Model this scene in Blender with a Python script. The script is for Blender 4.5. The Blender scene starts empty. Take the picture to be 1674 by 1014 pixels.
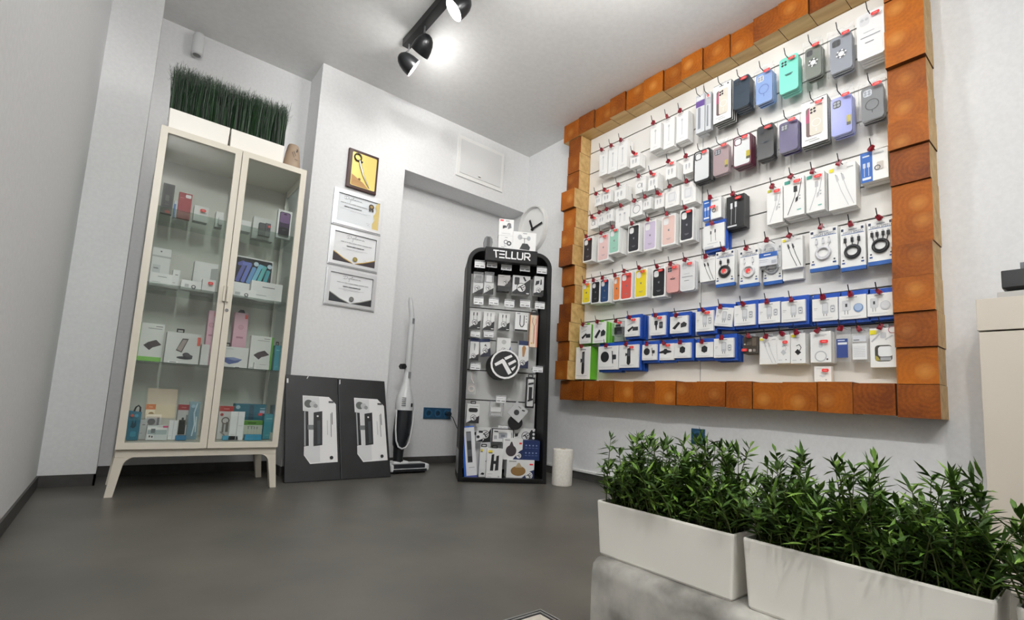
import bpy, bmesh, math, random
from mathutils import Vector, Matrix, Euler
C = bpy.context.scene.collection
SC = bpy.context.scene
PI = math.pi
# ---------------------------------------------------------------- camera, world, exposure
cam = bpy.data.cameras.new('camera'); camo = bpy.data.objects.new('camera', cam); C.objects.link(camo)
cam.sensor_width = 36.0; cam.lens = 17.2473; cam.shift_y = 0.033473; cam.clip_start = 0.02
_m = [[0.778917, -0.112577, -0.61694], [-0.624726, -0.05329, -0.779023], [0.054823, 0.992213, -0.111838]]
camo.matrix_world = Matrix([_m[0]+[0.0], _m[1]+[0.0], _m[2]+[0.545], [0, 0, 0, 1]])
SC.camera = camo
SC.view_settings.view_transform = 'Standard'; SC.view_settings.look = 'None'
SC.view_settings.gamma = 1.0; SC.view_settings.use_curve_mapping = False
SC.view_settings.exposure = 0.26
w = bpy.data.worlds.new('sky'); SC.world = w; w.use_nodes = True
bg = w.node_tree.nodes['Background']
sky = w.node_tree.nodes.new('ShaderNodeTexSky'); sky.sky_type = 'NISHITA'; sky.sun_disc = False; sky.sun_elevation = 0.8
w.node_tree.links.new(sky.outputs[0], bg.inputs[0]); bg.inputs[1].default_value = 0.12
sun = bpy.data.lights.new('sun', 'SUN'); sun.energy = 9.0; sun.angle = 0.01
suno = bpy.data.objects.new('sun', sun); C.objects.link(suno); suno.rotation_euler = (-0.75, 0.25, 0)
LAMP_W = 5.6     # watts of each spot head

# ---------------------------------------------------------------- materials
def lin(h):
    v = [int(h[i:i+2], 16)/255 for i in (0, 2, 4)]
    return tuple(c/12.92 if c <= .04045 else ((c+.055)/1.055)**2.4 for c in v)
MC = {}
def M(h, rough=.5, metal=0.0, alpha=1.0, spec=None, name=None):
    k = (h, rough, metal, alpha, spec)
    if k in MC: return MC[k]
    m = bpy.data.materials.new(name or 'paint_'+h); m.use_nodes = True
    b = m.node_tree.nodes['Principled BSDF']
    b.inputs['Base Color'].default_value = (*lin(h), 1); b.inputs['Roughness'].default_value = rough
    b.inputs['Metallic'].default_value = metal; b.inputs['Alpha'].default_value = alpha
    if spec is not None: b.inputs['Specular IOR Level'].default_value = spec
    MC[k] = m; return m
def noise_mat(name, c1, c2, scale, rough=.6, bump=0.0, detail=6, lo=.35, hi=.65, stretch=(1, 1, 1)):
    m = bpy.data.materials.new(name); m.use_nodes = True; nt = m.node_tree; b = nt.nodes['Principled BSDF']
    tc = nt.nodes.new('ShaderNodeTexCoord'); mp = nt.nodes.new('ShaderNodeMapping'); mp.inputs['Scale'].default_value = stretch
    n = nt.nodes.new('ShaderNodeTexNoise'); n.inputs['Scale'].default_value = scale; n.inputs['Detail'].default_value = detail
    r = nt.nodes.new('ShaderNodeValToRGB'); r.color_ramp.elements[0].position = lo; r.color_ramp.elements[1].position = hi
    r.color_ramp.elements[0].color = (*lin(c1), 1); r.color_ramp.elements[1].color = (*lin(c2), 1)
    L = nt.links.new
    L(tc.outputs['Object'], mp.inputs[0]); L(mp.outputs[0], n.inputs['Vector']); L(n.outputs['Fac'], r.inputs[0]); L(r.outputs[0], b.inputs['Base Color'])
    b.inputs['Roughness'].default_value = rough
    if bump:
        bp = nt.nodes.new('ShaderNodeBump'); bp.inputs['Strength'].default_value = bump; bp.inputs['Distance'].default_value = .004
        L(n.outputs['Fac'], bp.inputs['Height']); L(bp.outputs[0], b.inputs['Normal'])
    return m
def wood_end():
    m = bpy.data.materials.new('stained_end_grain'); m.use_nodes = True; nt = m.node_tree; b = nt.nodes['Principled BSDF']; L = nt.links.new
    tc = nt.nodes.new('ShaderNodeTexCoord'); uv = nt.nodes.new('ShaderNodeMapping'); uv.inputs['Scale'].default_value = (7, 7, 7); L(tc.outputs['Object'], uv.inputs[0]); oi = nt.nodes.new('ShaderNodeObjectInfo'); rw = nt.nodes.new('ShaderNodeMath'); rw.operation = 'MULTIPLY'; rw.inputs[1].default_value = 60; L(oi.outputs['Random'], rw.inputs[0])
    wv = nt.nodes.new('ShaderNodeTexWave'); wv.wave_type = 'RINGS'; wv.rings_direction = 'SPHERICAL'
    wv.inputs['Scale'].default_value = 2.4; wv.inputs['Distortion'].default_value = 2.5; wv.inputs['Detail'].default_value = 3; wv.inputs['Detail Scale'].default_value = 1.5
    L(uv.outputs[0], wv.inputs['Vector'])
    n = nt.nodes.new('ShaderNodeTexNoise'); n.noise_dimensions = '4D'; L(rw.outputs[0], n.inputs['W']); n.inputs['Scale'].default_value = 9; n.inputs['Detail'].default_value = 5; L(tc.outputs['Object'], n.inputs['Vector'])
    n2 = nt.nodes.new('ShaderNodeTexNoise'); n2.inputs['Scale'].default_value = 90; n2.inputs['Detail'].default_value = 3; L(tc.outputs['Object'], n2.inputs['Vector'])
    r1 = nt.nodes.new('ShaderNodeValToRGB'); e = r1.color_ramp.elements
    e[0].position = .25; e[0].color = (*lin('70350a'), 1); e[1].position = .8; e[1].color = (*lin('b4640f'), 1)
    mx = nt.nodes.new('ShaderNodeMath'); mx.operation = 'MULTIPLY_ADD'; mx.inputs[1].default_value = .07
    L(wv.outputs['Fac'], mx.inputs[0]); 
    m2 = nt.nodes.new('ShaderNodeMath'); m2.operation = 'MULTIPLY_ADD'; m2.inputs[1].default_value = .7
    L(n.outputs['Fac'], m2.inputs[0]); 
    m3 = nt.nodes.new('ShaderNodeMath'); m3.operation = 'MULTIPLY'; m3.inputs[1].default_value = .3; L(n2.outputs['Fac'], m3.inputs[0])
    L(m3.outputs[0], m2.inputs[2]); L(m2.outputs[0], mx.inputs[2]); tn = nt.nodes.new('ShaderNodeMath'); tn.operation = 'MULTIPLY_ADD'; tn.inputs[1].default_value = .34; L(oi.outputs['Random'], tn.inputs[0]); sb = nt.nodes.new('ShaderNodeMath'); sb.operation = 'SUBTRACT'; sb.inputs[1].default_value = .19; L(mx.outputs[0], sb.inputs[0]); L(sb.outputs[0], tn.inputs[2]); L(tn.outputs[0], r1.inputs[0])
    # pale heart of the log
    gr = nt.nodes.new('ShaderNodeTexGradient'); gr.gradient_type = 'SPHERICAL'
    mp = nt.nodes.new('ShaderNodeMapping'); mp.inputs['Scale'].default_value = (3.4, 3.4, 3.4); L(uv.outputs[0], mp.inputs[0]); L(mp.outputs[0], gr.inputs[0])
    mix = nt.nodes.new('ShaderNodeMix'); mix.data_type = 'RGBA'
    mm = nt.nodes.new('ShaderNodeMath'); mm.operation = 'MULTIPLY'; mm.inputs[1].default_value = .55; m9 = nt.nodes.new('ShaderNodeMath'); m9.operation = 'MULTIPLY'; m9.inputs[1].default_value = .75; L(oi.outputs['Random'], m9.inputs[0]); L(m9.outputs[0], mm.inputs[1]); L(gr.outputs['Fac'], mm.inputs[0])
    L(mm.outputs[0], mix.inputs[0]); L(r1.outputs[0], mix.inputs[6]); mix.inputs[7].default_value = (*lin('cf8f45'), 1)
    L(mix.outputs[2], b.inputs['Base Color']); b.inputs['Roughness'].default_value = .55; b.inputs['Specular IOR Level'].default_value = .3
    bp = nt.nodes.new('ShaderNodeBump'); bp.inputs['Strength'].default_value = .25; bp.inputs['Distance'].default_value = .003
    L(n2.outputs['Fac'], bp.inputs['Height']); L(bp.outputs[0], b.inputs['Normal'])
    return m
def schlick(nt, base=.04):
    lw = nt.nodes.new('ShaderNodeLayerWeight'); lw.inputs['Blend'].default_value = .5
    p = nt.nodes.new('ShaderNodeMath'); p.operation = 'POWER'; p.inputs[1].default_value = 4.5; nt.links.new(lw.outputs['Facing'], p.inputs[0])
    a = nt.nodes.new('ShaderNodeMath'); a.operation = 'MULTIPLY_ADD'; a.inputs[1].default_value = .85; a.inputs[2].default_value = base; nt.links.new(p.outputs[0], a.inputs[0])
    return a
def glass(name, tint='f9fbfa', gloss=.012):
    m = bpy.data.materials.new(name); m.use_nodes = True; nt = m.node_tree; nt.nodes.clear(); L = nt.links.new
    o = nt.nodes.new('ShaderNodeOutputMaterial'); t = nt.nodes.new('ShaderNodeBsdfTransparent'); g = nt.nodes.new('ShaderNodeBsdfGlossy')
    t.inputs[0].default_value = (*lin(tint), 1); g.inputs['Roughness'].default_value = .01
    fr = schlick(nt)
    mx = nt.nodes.new('ShaderNodeMixShader'); ad = nt.nodes.new('ShaderNodeMath'); ad.operation = 'ADD'; ad.inputs[1].default_value = gloss
    L(fr.outputs[0], ad.inputs[0]); L(ad.outputs[0], mx.inputs[0]); L(t.outputs[0], mx.inputs[1]); L(g.outputs[0], mx.inputs[2]); L(mx.outputs[0], o.inputs[0])
    return m
def plastic_clear(name='clear_plastic', op=.05):
    m = bpy.data.materials.new(name); m.use_nodes = True; nt = m.node_tree; nt.nodes.clear(); L = nt.links.new
    o = nt.nodes.new('ShaderNodeOutputMaterial'); t = nt.nodes.new('ShaderNodeBsdfTransparent'); g = nt.nodes.new('ShaderNodeBsdfPrincipled')
    g.inputs['Base Color'].default_value = (.8, .82, .84, 1); g.inputs['Roughness'].default_value = .18
    n = nt.nodes.new('ShaderNodeTexNoise'); n.inputs['Scale'].default_value = 60; n.inputs['Detail'].default_value = 4
    bp = nt.nodes.new('ShaderNodeBump'); bp.inputs['Strength'].default_value = .35; bp.inputs['Distance'].default_value = .004
    tc = nt.nodes.new('ShaderNodeTexCoord'); L(tc.outputs['Object'], n.inputs['Vector']); L(n.outputs['Fac'], bp.inputs['Height']); L(bp.outputs[0], g.inputs['Normal'])
    fr = schlick(nt); ad = nt.nodes.new('ShaderNodeMath'); ad.operation = 'ADD'; ad.inputs[1].default_value = op
    mx = nt.nodes.new('ShaderNodeMixShader'); L(fr.outputs[0], ad.inputs[0]); L(ad.outputs[0], mx.inputs[0]); L(t.outputs[0], mx.inputs[1]); L(g.outputs[0], mx.inputs[2]); L(mx.outputs[0], o.inputs[0])
    return m
WALLM = noise_mat('white_wall_paint', 'e4e5e6', 'e9eaeb', 60, .75, .04)
CEILM = noise_mat('ceiling_paint', 'e6e6e5', 'ebebea', 40, .8, .03)
FLOORM = noise_mat('grey_floor_vinyl', '514f4a', '625f58', 3.2, .42, .03, 10, .3, .7)
SKIRTM = noise_mat('dark_skirting', '3e3d3b', '474644', 20, .5)
CONC = noise_mat('rough_concrete', '66645f', 'b9b7b0', 7, .8, .8, 14, .38, .62)
PINE = noise_mat('pale_pine', 'bb9458', 'd9b87c', 5, .5, .1, 6, .3, .7, (1, 6, 6))
WOODE = wood_end(); STAIN = noise_mat('stained_side', '4a240a', '7a4416', 12, .6, .1)
GLASS = glass('cabinet_glass'); SHELFG = glass('shelf_glass', 'f0f6f3', .02)
CLEAR = plastic_clear(); CLEARW = plastic_clear('clear_bag_plastic', .16)
WHITE = M('f1f1ef', .45); PAPER = M('f4f4f2', .6); RED = M('f23a3a', .5); LOCK = M('8a0f24', .35); STEEL = M('8b8d90', .3, 1.0); BLACK = M('17181a', .4)
TAGP = M('e9ebec', .4)

# ---------------------------------------------------------------- mesh builder (local frame: x right, z up, front faces -y)
class MB:
    def __init__(s): s.v = []; s.f = []; s.m = []; s.sm = []; s.mats = []; s.lay = 0; s.uv = {}
    def mi(s, m):
        if m not in s.mats: s.mats.append(m)
        return s.mats.index(m)
    def face(s, pts, m, smooth=False):
        b = len(s.v); s.v += [tuple(p) for p in pts]; s.f.append(tuple(range(b, b+len(pts)))); s.m.append(s.mi(m)); s.sm.append(smooth)
    def mesh(s, vs, fs, m, smooth=False, T=None):
        b = len(s.v)
        s.v += [tuple(T @ Vector(p)) if T else tuple(p) for p in vs]
        k = s.mi(m)
        for f in fs: s.f.append(tuple(b+i for i in f)); s.m.append(k); s.sm.append(smooth)
    def box(s, x0, x1, y0, y1, z0, z1, m, T=None):
        v = [(x0,y0,z0),(x1,y0,z0),(x1,y1,z0),(x0,y1,z0),(x0,y0,z1),(x1,y0,z1),(x1,y1,z1),(x0,y1,z1)]
        s.mesh(v, [(3,2,1,0),(4,5,6,7),(0,1,5,4),(1,2,6,5),(2,3,7,6),(3,0,4,7)], m, False, T)
    def prism(s, pts, y0, y1, m, T=None, smooth=False):      # pts (x,z) counter-clockwise seen from the front
        n = len(pts); v = [(x, y0, z) for x, z in pts]+[(x, y1, z) for x, z in pts]
        s.mesh(v, [tuple(range(n))], m, False, T)
        s.mesh(v, [tuple(range(2*n-1, n-1, -1))], m, False, T)
        s.mesh(v, [(i, n+i, n+(i+1) % n, (i+1) % n) for i in range(n)], m, smooth, T)
    def ringprism(s, outer, inner, y0, y1, m, T=None):
        n = len(outer); v = [(x, y0, z) for x, z in outer]+[(x, y0, z) for x, z in inner]+[(x, y1, z) for x, z in outer]+[(x, y1, z) for x, z in inner]
        f = []
        for i in range(n):
            j = (i+1) % n
            f += [(i, j, n+j, n+i), (2*n+j, 2*n+i, 3*n+i, 3*n+j), (i, 2*n+i, 2*n+j, j), (n+j, 3*n+j, 3*n+i, n+i)]
        s.mesh(v, f, m, False, T)
    def tube(s, path, r, m, seg=8, closed=False, caps=True):
        P = [Vector(p) for p in path]; n = len(P); rs = r if isinstance(r, (list, tuple)) else [r]*n
        v = []; up = Vector((0.31, 0.17, 0.93))
        for i, p in enumerate(P):
            a = P[(i-1) % n] if (closed or i) else p; b = P[(i+1) % n] if (closed or i < n-1) else p
            t = (b-a).normalized(); x = t.cross(up)
            if x.length < .05: x = t.cross(Vector((1, 0, 0)))
            x.normalize(); y = t.cross(x)
            v += [p+(x*math.cos(2*PI*k/seg)+y*math.sin(2*PI*k/seg))*rs[i] for k in range(seg)]
        f = [(i*seg+k, i*seg+(k+1) % seg, ((i+1) % n)*seg+(k+1) % seg, ((i+1) % n)*seg+k) for i in range(n if closed else n-1) for k in range(seg)]
        s.mesh(v, f, m, True)
        if not closed and caps: s.mesh(v, [tuple(range(seg-1, -1, -1)), tuple((n-1)*seg+k for k in range(seg))], m)
    def lathe(s, prof, m, T=None, seg=32, smooth=True):       # prof (r,z) around z
        v = [(r*math.cos(2*PI*k/seg), r*math.sin(2*PI*k/seg), z) for r, z in prof for k in range(seg)]
        f = [(i*seg+k, i*seg+(k+1) % seg, (i+1)*seg+(k+1) % seg, (i+1)*seg+k) for i in range(len(prof)-1) for k in range(seg)]
        s.mesh(v, f, m, smooth, T)
    def build(s, name, parent=None, bevel=0, loc=None):
        me = bpy.data.meshes.new(name); me.from_pydata([tuple(p) for p in s.v], [], s.f)
        for m in s.mats: me.materials.append(m)
        me.polygons.foreach_set('material_index', s.m); me.polygons.foreach_set('use_smooth', s.sm); me.update()
        o = bpy.data.objects.new(name, me); C.objects.link(o)
        if parent: o.parent = parent
        if loc: o.location = loc
        if bevel:
            b = o.modifiers.new('bevel', 'BEVEL'); b.width = bevel; b.segments = 2; b.limit_method = 'ANGLE'; b.angle_limit = .7
        return o
def rr(x0, x1, z0, z1, r, n=5):
    p = []
    for cx, cz, a in ((x1-r, z0+r, -90), (x1-r, z1-r, 0), (x0+r, z1-r, 90), (x0+r, z0+r, 180)):
        for k in range(n+1):
            t = math.radians(a+90*k/n); p.append((cx+r*math.cos(t), cz+r*math.sin(t)))
    return p
def circ(cx, cz, r, n=24, rz=None): return [(cx+r*math.cos(2*PI*k/n), cz+(rz or r)*math.sin(2*PI*k/n)) for k in range(n)]
class Face(MB):
    """flat print on a front face of size w x h, u,v in 0..1; each shape sits on a thin layer of its own"""
    def __init__(s, w, h, y=0, x0=0, z0=0): super().__init__(); s.w = w; s.h = h; s.y = y; s.x0 = x0; s.z0 = z0; s.n = 0
    def P(s, u, v): return (s.x0+(u-.5)*s.w, s.z0+v*s.h)
    def flat(s, pts, c):
        s.n += 1; y = s.y-.0004-.00025*s.n
        s.face([(x, y, z) for x, z in pts], c if not isinstance(c, str) else M(c, .5))
    def poly(s, uv, c): s.flat([s.P(*p) for p in uv], c)
    def rect(s, u0, v0, u1, v1, c): s.poly([(u0, v0), (u1, v0), (u1, v1), (u0, v1)], c)
    def rrect(s, u0, v0, u1, v1, r, c):
        (a, b), (d, e) = s.P(u0, v0), s.P(u1, v1); s.flat(rr(a, d, b, e, min(r, (d-a)*.49, (e-b)*.49)), c)
    def disc(s, u, v, r, c, rz=None): x, z = s.P(u, v); s.flat(circ(x, z, r, 20, rz), c)
    def ring(s, u, v, r1, r0, c, n=24):
        x, z = s.P(u, v); a = circ(x, z, r1, n); b = circ(x, z, r0, n); s.n += 1; y = s.y-.0004-.00025*s.n; m = c if not isinstance(c, str) else M(c, .5)
        for i in range(n):
            j = (i+1) % n; s.face([(*[a[i][0]], y, a[i][1]), (a[j][0], y, a[j][1]), (b[j][0], y, b[j][1]), (b[i][0], y, b[i][1])], m)
    def line(s, uv, wd, c):
        s.n += 1; y = s.y-.0004-.00025*s.n; m = c if not isinstance(c, str) else M(c, .5)
        p = [Vector(s.P(*q)) for q in uv]
        for a, b in zip(p, p[1:]):
            d = (b-a).normalized()*wd/2; q = Vector((-d.y, d.x)); a2 = a-d*.6; b2 = b+d*.6
            s.face([(t.x, y, t.y) for t in (a2-q, b2-q, b2+q, a2+q)], m)
    def text(s, st, u, v, size, c, shear=0, rot=0, align='CENTER', sx=1):
        s.n += 1; y = s.y-.0004-.00025*s.n; x, z = s.P(u, v); m = c if not isinstance(c, str) else M(c, .5)
        vs, fs = text_geo(st, align, shear); cr, sr = math.cos(rot), math.sin(rot)
        s.mesh([(x+(a*sx*cr-b*sr)*size, y, z+(a*sx*sr+b*cr)*size) for a, b in vs], fs, m)
TG = {}
def text_geo(st, align='CENTER', shear=0):
    k = (st, align, shear)
    if k not in TG:
        cu = bpy.data.curves.new('lettering', 'FONT'); cu.body = st; cu.size = 1; cu.align_x = align; cu.align_y = 'CENTER'; cu.shear = shear; cu.fill_mode = 'FRONT'; cu.resolution_u = 3
        o = bpy.data.objects.new('lettering', cu); C.objects.link(o); dg = bpy.context.evaluated_depsgraph_get(); ev = o.evaluated_get(dg); me = ev.to_mesh()
        TG[k] = ([(p.co.x, p.co.y) for p in me.vertices], [tuple(p.vertices) for p in me.polygons]); ev.to_mesh_clear()
        bpy.data.objects.remove(o); bpy.data.curves.remove(cu)
    return TG[k]
def tag(o, label, cat, group=None, kind=None):
    o['label'] = label; o['category'] = cat
    if group: o['group'] = group
    if kind: o['kind'] = kind
    return o
def thing(name, label, cat, loc=(0, 0, 0), rz=0, group=None):
    o = bpy.data.objects.new(name, None); C.objects.link(o); o.location = loc; o.rotation_euler = (0, 0, rz); o.empty_display_size = .05
    return tag(o, label, cat, group)
def struct(o): o['kind'] = 'structure'; return o
TE = ([(-.80,-.02),(-.70,-.20),(-.24,.05),(.26,-.76),(.5,-.6),(-.08,.30),(-.22,.37)], [(-.12,.46),(0,.29),(.5,.56),(.40,.71)], [(.18,.08),(.28,-.10),(.80,.22),(.70,.38)], [(.42,-.30),(.55,-.47),(.72,-.25),(.78,-.05)])
def te_logo(F, u, v, r, ringc='1c1d1f', inc='e6e6e6', barc='1c1d1f'):
    x, z = F.P(u, v); F.disc(u, v, r, ringc); F.disc(u, v, r*.88, inc)
    for p in TE: F.flat([(x+a*r*.95, z+b*r*.95) for a, b in p], barc)
APPLE = [(-.05,.42),(-.2,.5),(-.36,.46),(-.47,.3),(-.5,.08),(-.44,-.18),(-.3,-.42),(-.14,-.5),(0,-.45),(.14,-.5),(.3,-.42),(.43,-.18),(.3,-.05),(.27,.12),(.34,.28),(.44,.36),(.32,.47),(.16,.5)]
def apple(F, u, v, s, c):
    x, z = F.P(u, v); F.flat([(x+a*s, z+b*s) for a, b in APPLE], c)
    F.flat([(x+a*s, z+b*s) for a, b in ((.0, .56), (.14, .62), (.2, .78), (.06, .72))], c)
# ---------------------------------------------------------------- room shell
CX = 2.677; CZ = 2.735; YB = 3.28; FY = -2.4
def shell(name, boxes, m):
    b = MB()
    for q in boxes: b.box(*q, m)
    return struct(b.build(name))
shell('floor', [(-.6, 3.1, FY-.2, 3.8, -.06, 0)], FLOORM)
shell('ceiling', [(-.45, 2.85, FY-.2, 3.7, CZ, CZ+.06)], CEILM)
shell('wall_left', [(-.4, -.252, FY, 3.7, 0, CZ)], WALLM)
shell('wall_right', [(CX, 2.85, FY, 3.7, 0, CZ)], WALLM)
shell('wall_back', [(-.252, -.035, YB, 3.7, 0, CZ), (-.035, .84, 3.55, 3.7, 0, CZ), (.84, 1.49, YB, 3.7, 0, CZ),
                    (1.49, CX, YB, 3.7, 2.205, CZ), (1.49, CX, 3.52, 3.7, 0, 2.205)], WALLM)
shell('wall_front', [(-.4, .3, FY-.15, FY, 0, CZ), (.7, 2.85, FY-.15, FY, 0, CZ), (.3, .7, FY-.15, FY, .46, CZ)], WALLM)
SK = .058
shell('baseboard_back', [(-.252, -.035, YB-.008, YB, 0, SK), (-.043, -.035, YB-.008, 3.55, 0, SK), (-.035, .84, 3.542, 3.55, 0, SK), (.832, .84, YB-.008, 3.55, 0, SK),
                         (.84, 1.49, YB-.008, YB, 0, SK), (1.49, CX, 3.512, 3.52, 0, SK), (1.49, 1.498, YB-.008, 3.52, 0, SK)], SKIRTM)
shell('baseboard_left', [(-.252, -.244, FY, YB, 0, SK)], SKIRTM)
shell('baseboard_right', [(CX-.008, CX, FY, 3.5, 0, SK-.004)], SKIRTM)
b = MB(); b.box(CX-.016, CX, FY, 3.5, SK-.004, SK+.014, WHITE); struct(b.build('trim_1', bevel=.003))
b = MB(); b.ringprism(rr(.3, .7, 0, .46, .004), rr(.33, .67, .03, .43, .004), FY-.09, FY-.03, M('8a8c8d', .4))
wn = struct(b.build('window_1')); g = MB(); g.box(.33, .67, FY-.065, FY-.06, .03, .43, GLASS); g.build('pane', wn)
# brick house across the street, seen only as a reflection
brick = bpy.data.materials.new('orange_brick'); brick.use_nodes = True; nt = brick.node_tree; bt = nt.nodes.new('ShaderNodeTexBrick')
bt.inputs['Color1'].default_value = (*lin('c9794f'), 1); bt.inputs['Color2'].default_value = (*lin('b8653f'), 1); bt.inputs['Mortar'].default_value = (*lin('d8b08f'), 1); bt.inputs['Scale'].default_value = 3
nt.links.new(bt.outputs[0], nt.nodes['Principled BSDF'].inputs['Base Color'])
b = MB(); b.box(-3, 6, -9.4, -9, -.03, 4, brick)
hs = tag(b.build('brick_house'), 'orange brick house outside, mirrored in the low left cabinet glass', 'building')
b = MB(); b.box(-3, 6, -9.4, -9, -1.3, -.035, M('e8c07a', .6)); b.build('house_base', hs)
b = MB(); b.box(-4, 7, -9.4, FY-.2, -1.4, -1.3, M('8c8a86', .8)); shell_o = struct(b.build('street_ground'))  # street ground outside, set below the shop floor

# ---------------------------------------------------------------- wall things on the back wall
b = MB(); b.box(-.235, .235, -.014, 0, 0, .345, WHITE)
ap = tag(b.build('access_panel', bevel=.004, loc=(2.155, YB, 2.308)), 'white metal access panel set high in the back wall', 'panel')
b = MB(); b.box(-.205, .205, -.019, -.0141, .03, .315, M('e3e4e4', .5)); b.build('panel_door', ap, bevel=.003)
b = MB(); b.box(.0-.03, .0, -.024, -.0192, .045, .06, WHITE); b.box(-.026, -.004, -.0245, -.024, .046, .052, BLACK); b.build('latch', ap)
b = MB(); b.lathe([(.001, -.07), (.028, -.07), (.032, -.055), (.032, .05), (.026, .07), (.001, .07)], M('dcdedf', .3))
ms = tag(b.build('motion_sensor', loc=(.152, 3.50, 2.63)), 'white cylindrical sensor on a bracket close to ceiling', 'sensor')
b = MB(); b.box(-.015, .015, .02, .052, -.02, .09, WHITE); b.build('bracket', ms)
b = MB(); b.lathe([(.001, -.0715), (.02, -.0715), (.022, -.0702), (.001, -.0702)], M('77797a', .4)); b.build('lens', ms)
# plaque
b = MB(); b.box(-.108, .108, -.022, 0, 0, .28, M('3a1713', .35)); pq = tag(b.build('award_plaque', bevel=.004, loc=(1.169, YB, 1.93)), 'dark wood award plaque with gold sheet and sabre', 'plaque')
f = Face(.216, .28, -.0222); f.rrect(.12, .075, .93, .93, .008, M('e6cf7a', .3, .35)); f.poly([(.14, .085), (.72, .085), (.55, .2), (.14, .36)], 'b98d55'); f.rrect(.2, .17, .62, .172, .001, '6d4a28')
f.rect(.2, .2, .5, .205, '6d4a28'); f.disc(.4, .27, .009, '7a5a33'); f.build('engraved_sheet', pq)
b = MB(); sw = [(-.032, -.026, .205), (-.018, -.028, .16), (0, -.028, .115), (.025, -.028, .07), (.052, -.027, .03)]
b.tube(sw, [.009, .009, .007, .006, .003], M('d9d4c4', .2, .8)); b.build('sabre_blade', pq)
b = MB(); b.tube([(-.045+.024*math.cos(t), -.029, .226+.026*math.sin(t)) for t in [k*2*PI/14 for k in range(14)]], .005, M('2a2118', .3), closed=True); b.tube([(-.04, -.028, .205), (-.01, -.028, .2)], .006, M('2a2118', .3)); b.build('sabre_hilt', pq)
CURS = [[(.0, .62), (.03, .85), (.12, .98), (.22, .9), (.25, .6), (.18, .3), (.06, .2), (.0, .3)], [(.12, .95), (.09, .25)], [(.27, .55), (.29, .35), (.34, .35), (.37, .55)], [(.37, .6), (.33, -.35)], [(.37, .5), (.42, .6), (.44, .45), (.40, .35)],
        [(.44, .35), (.5, .95), (.53, .9), (.49, .4), (.55, .35)], [(.58, .6), (.55, .45), (.59, .35), (.63, .45), (.60, .6), (.65, .5)], [(.67, .35), (.69, .55), (.72, .4), (.75, .58), (.78, .4), (.81, .56), (.84, .36)], [(.95, .55), (.88, .5), (.9, .36), (.96, .5), (1.0, .36)]]
def diploma(z0, z1, label, kind):
    w, h = .35, z1-z0; b = MB(); fm = M('dcdee0', .36, .7)
    for k, (o, y0) in enumerate(((0, -.012), (.006, -.019), (.013, -.015))):
        b.ringprism(rr(-w/2+o, w/2-o, o, h-o, .002), rr(-w/2+.028, w/2-.028, .028, h-.028, .001), y0, 0 if k == 0 else y0+.007, fm)
    r = tag(b.build('diploma_frame', loc=(1.167, YB, z0)), label, 'picture frame', 'silver framed diplomas on back wall')
    W, H = w-.056, h-.056; b = MB(); b.box(-W/2, W/2, -.008, -.002, .028, .028+H, M('eceef0' if kind else 'e3e8ec', .35)); s = b.build('certificate', r)
    f = Face(W, H, -.008, 0, .028)
    ox = .5 if kind else .36
    for st_ in CURS: f.line([(ox-.21+.42*a, .80+.15*c) for a, c in st_], .0016, '5f6063')
    u_ = .16 if kind else .07          # rows of tiny unreadable words
    for q in (.085, .03, .025, .06, .02, .09, .11, .14, .08): f.rect(u_, .685, u_+q, .705, 'a3a4a6'); u_ += q+.012
    u_ = ox-.2
    for q in (.12, .09, .13, .05): f.rect(u_, .557, u_+q, .582, '55565a'); u_ += q+.008
    f.rect(.2 if kind else .06, .47, .8, .476, '8c8d90'); f.rect(.3, .44, .7, .446, '9a9b9e')
    if kind:
        dk = '3b3338' if kind == 1 else '2f3236'; gd = 'c9a646' if kind == 1 else 'a9aba3'
        for dz, c in ((.03, gd), (0, dk)):
            f.poly([(0, 0), (.5, 0), (.42, .03+dz), (.25, .12+dz), (.1, .24+dz), (0, .31+dz)], c)
            f.poly([(.5, 0), (1, 0), (1, .25+dz), (.9, .19+dz), (.72, .09+dz), (.58, .03+dz)], c)
        f.disc(.52, .17, .016, '8a7a3a' if kind == 1 else '6d6e6c'); f.disc(.52, .17, .011, 'a8964e' if kind == 1 else '8b8c8a'); f.line([(.72, .16), (.76, .2), (.8, .15)], .001, '77787a')
    else:
        f.poly([(.86, 0), (1, 0), (1, 1), (.94, 1), (.9, .86), (.93, .7), (.87, .5), (.9, .34), (.85, .2)], 'd8c27c')
        f.poly([(.74, .74), (.78, .68), (.8, .62), (.75, .64)], '4a4238'); f.poly([(.82, .62), (.8, .74), (.86, .72), (.86, .63)], '4a4238')
        f.disc(.8, .8, .019, '3e3630'); f.disc(.8, .8, .011, 'a88b4e'); f.rect(.7, .16, .8, .166, '8b8c8f'); f.line([(.73, .08), (.76, .12), (.79, .06)], .001, '77787a')
    f.build('certificate_print', s)
diploma(1.652, 1.906, 'topmost silver framed diploma with gold right edge and rosette', 0)
diploma(1.377, 1.638, 'middle silver framed diploma with maroon and gold bottom curve', 1)
diploma(1.101, 1.355, 'lowest silver framed diploma with charcoal bottom curve', 2)

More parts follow.
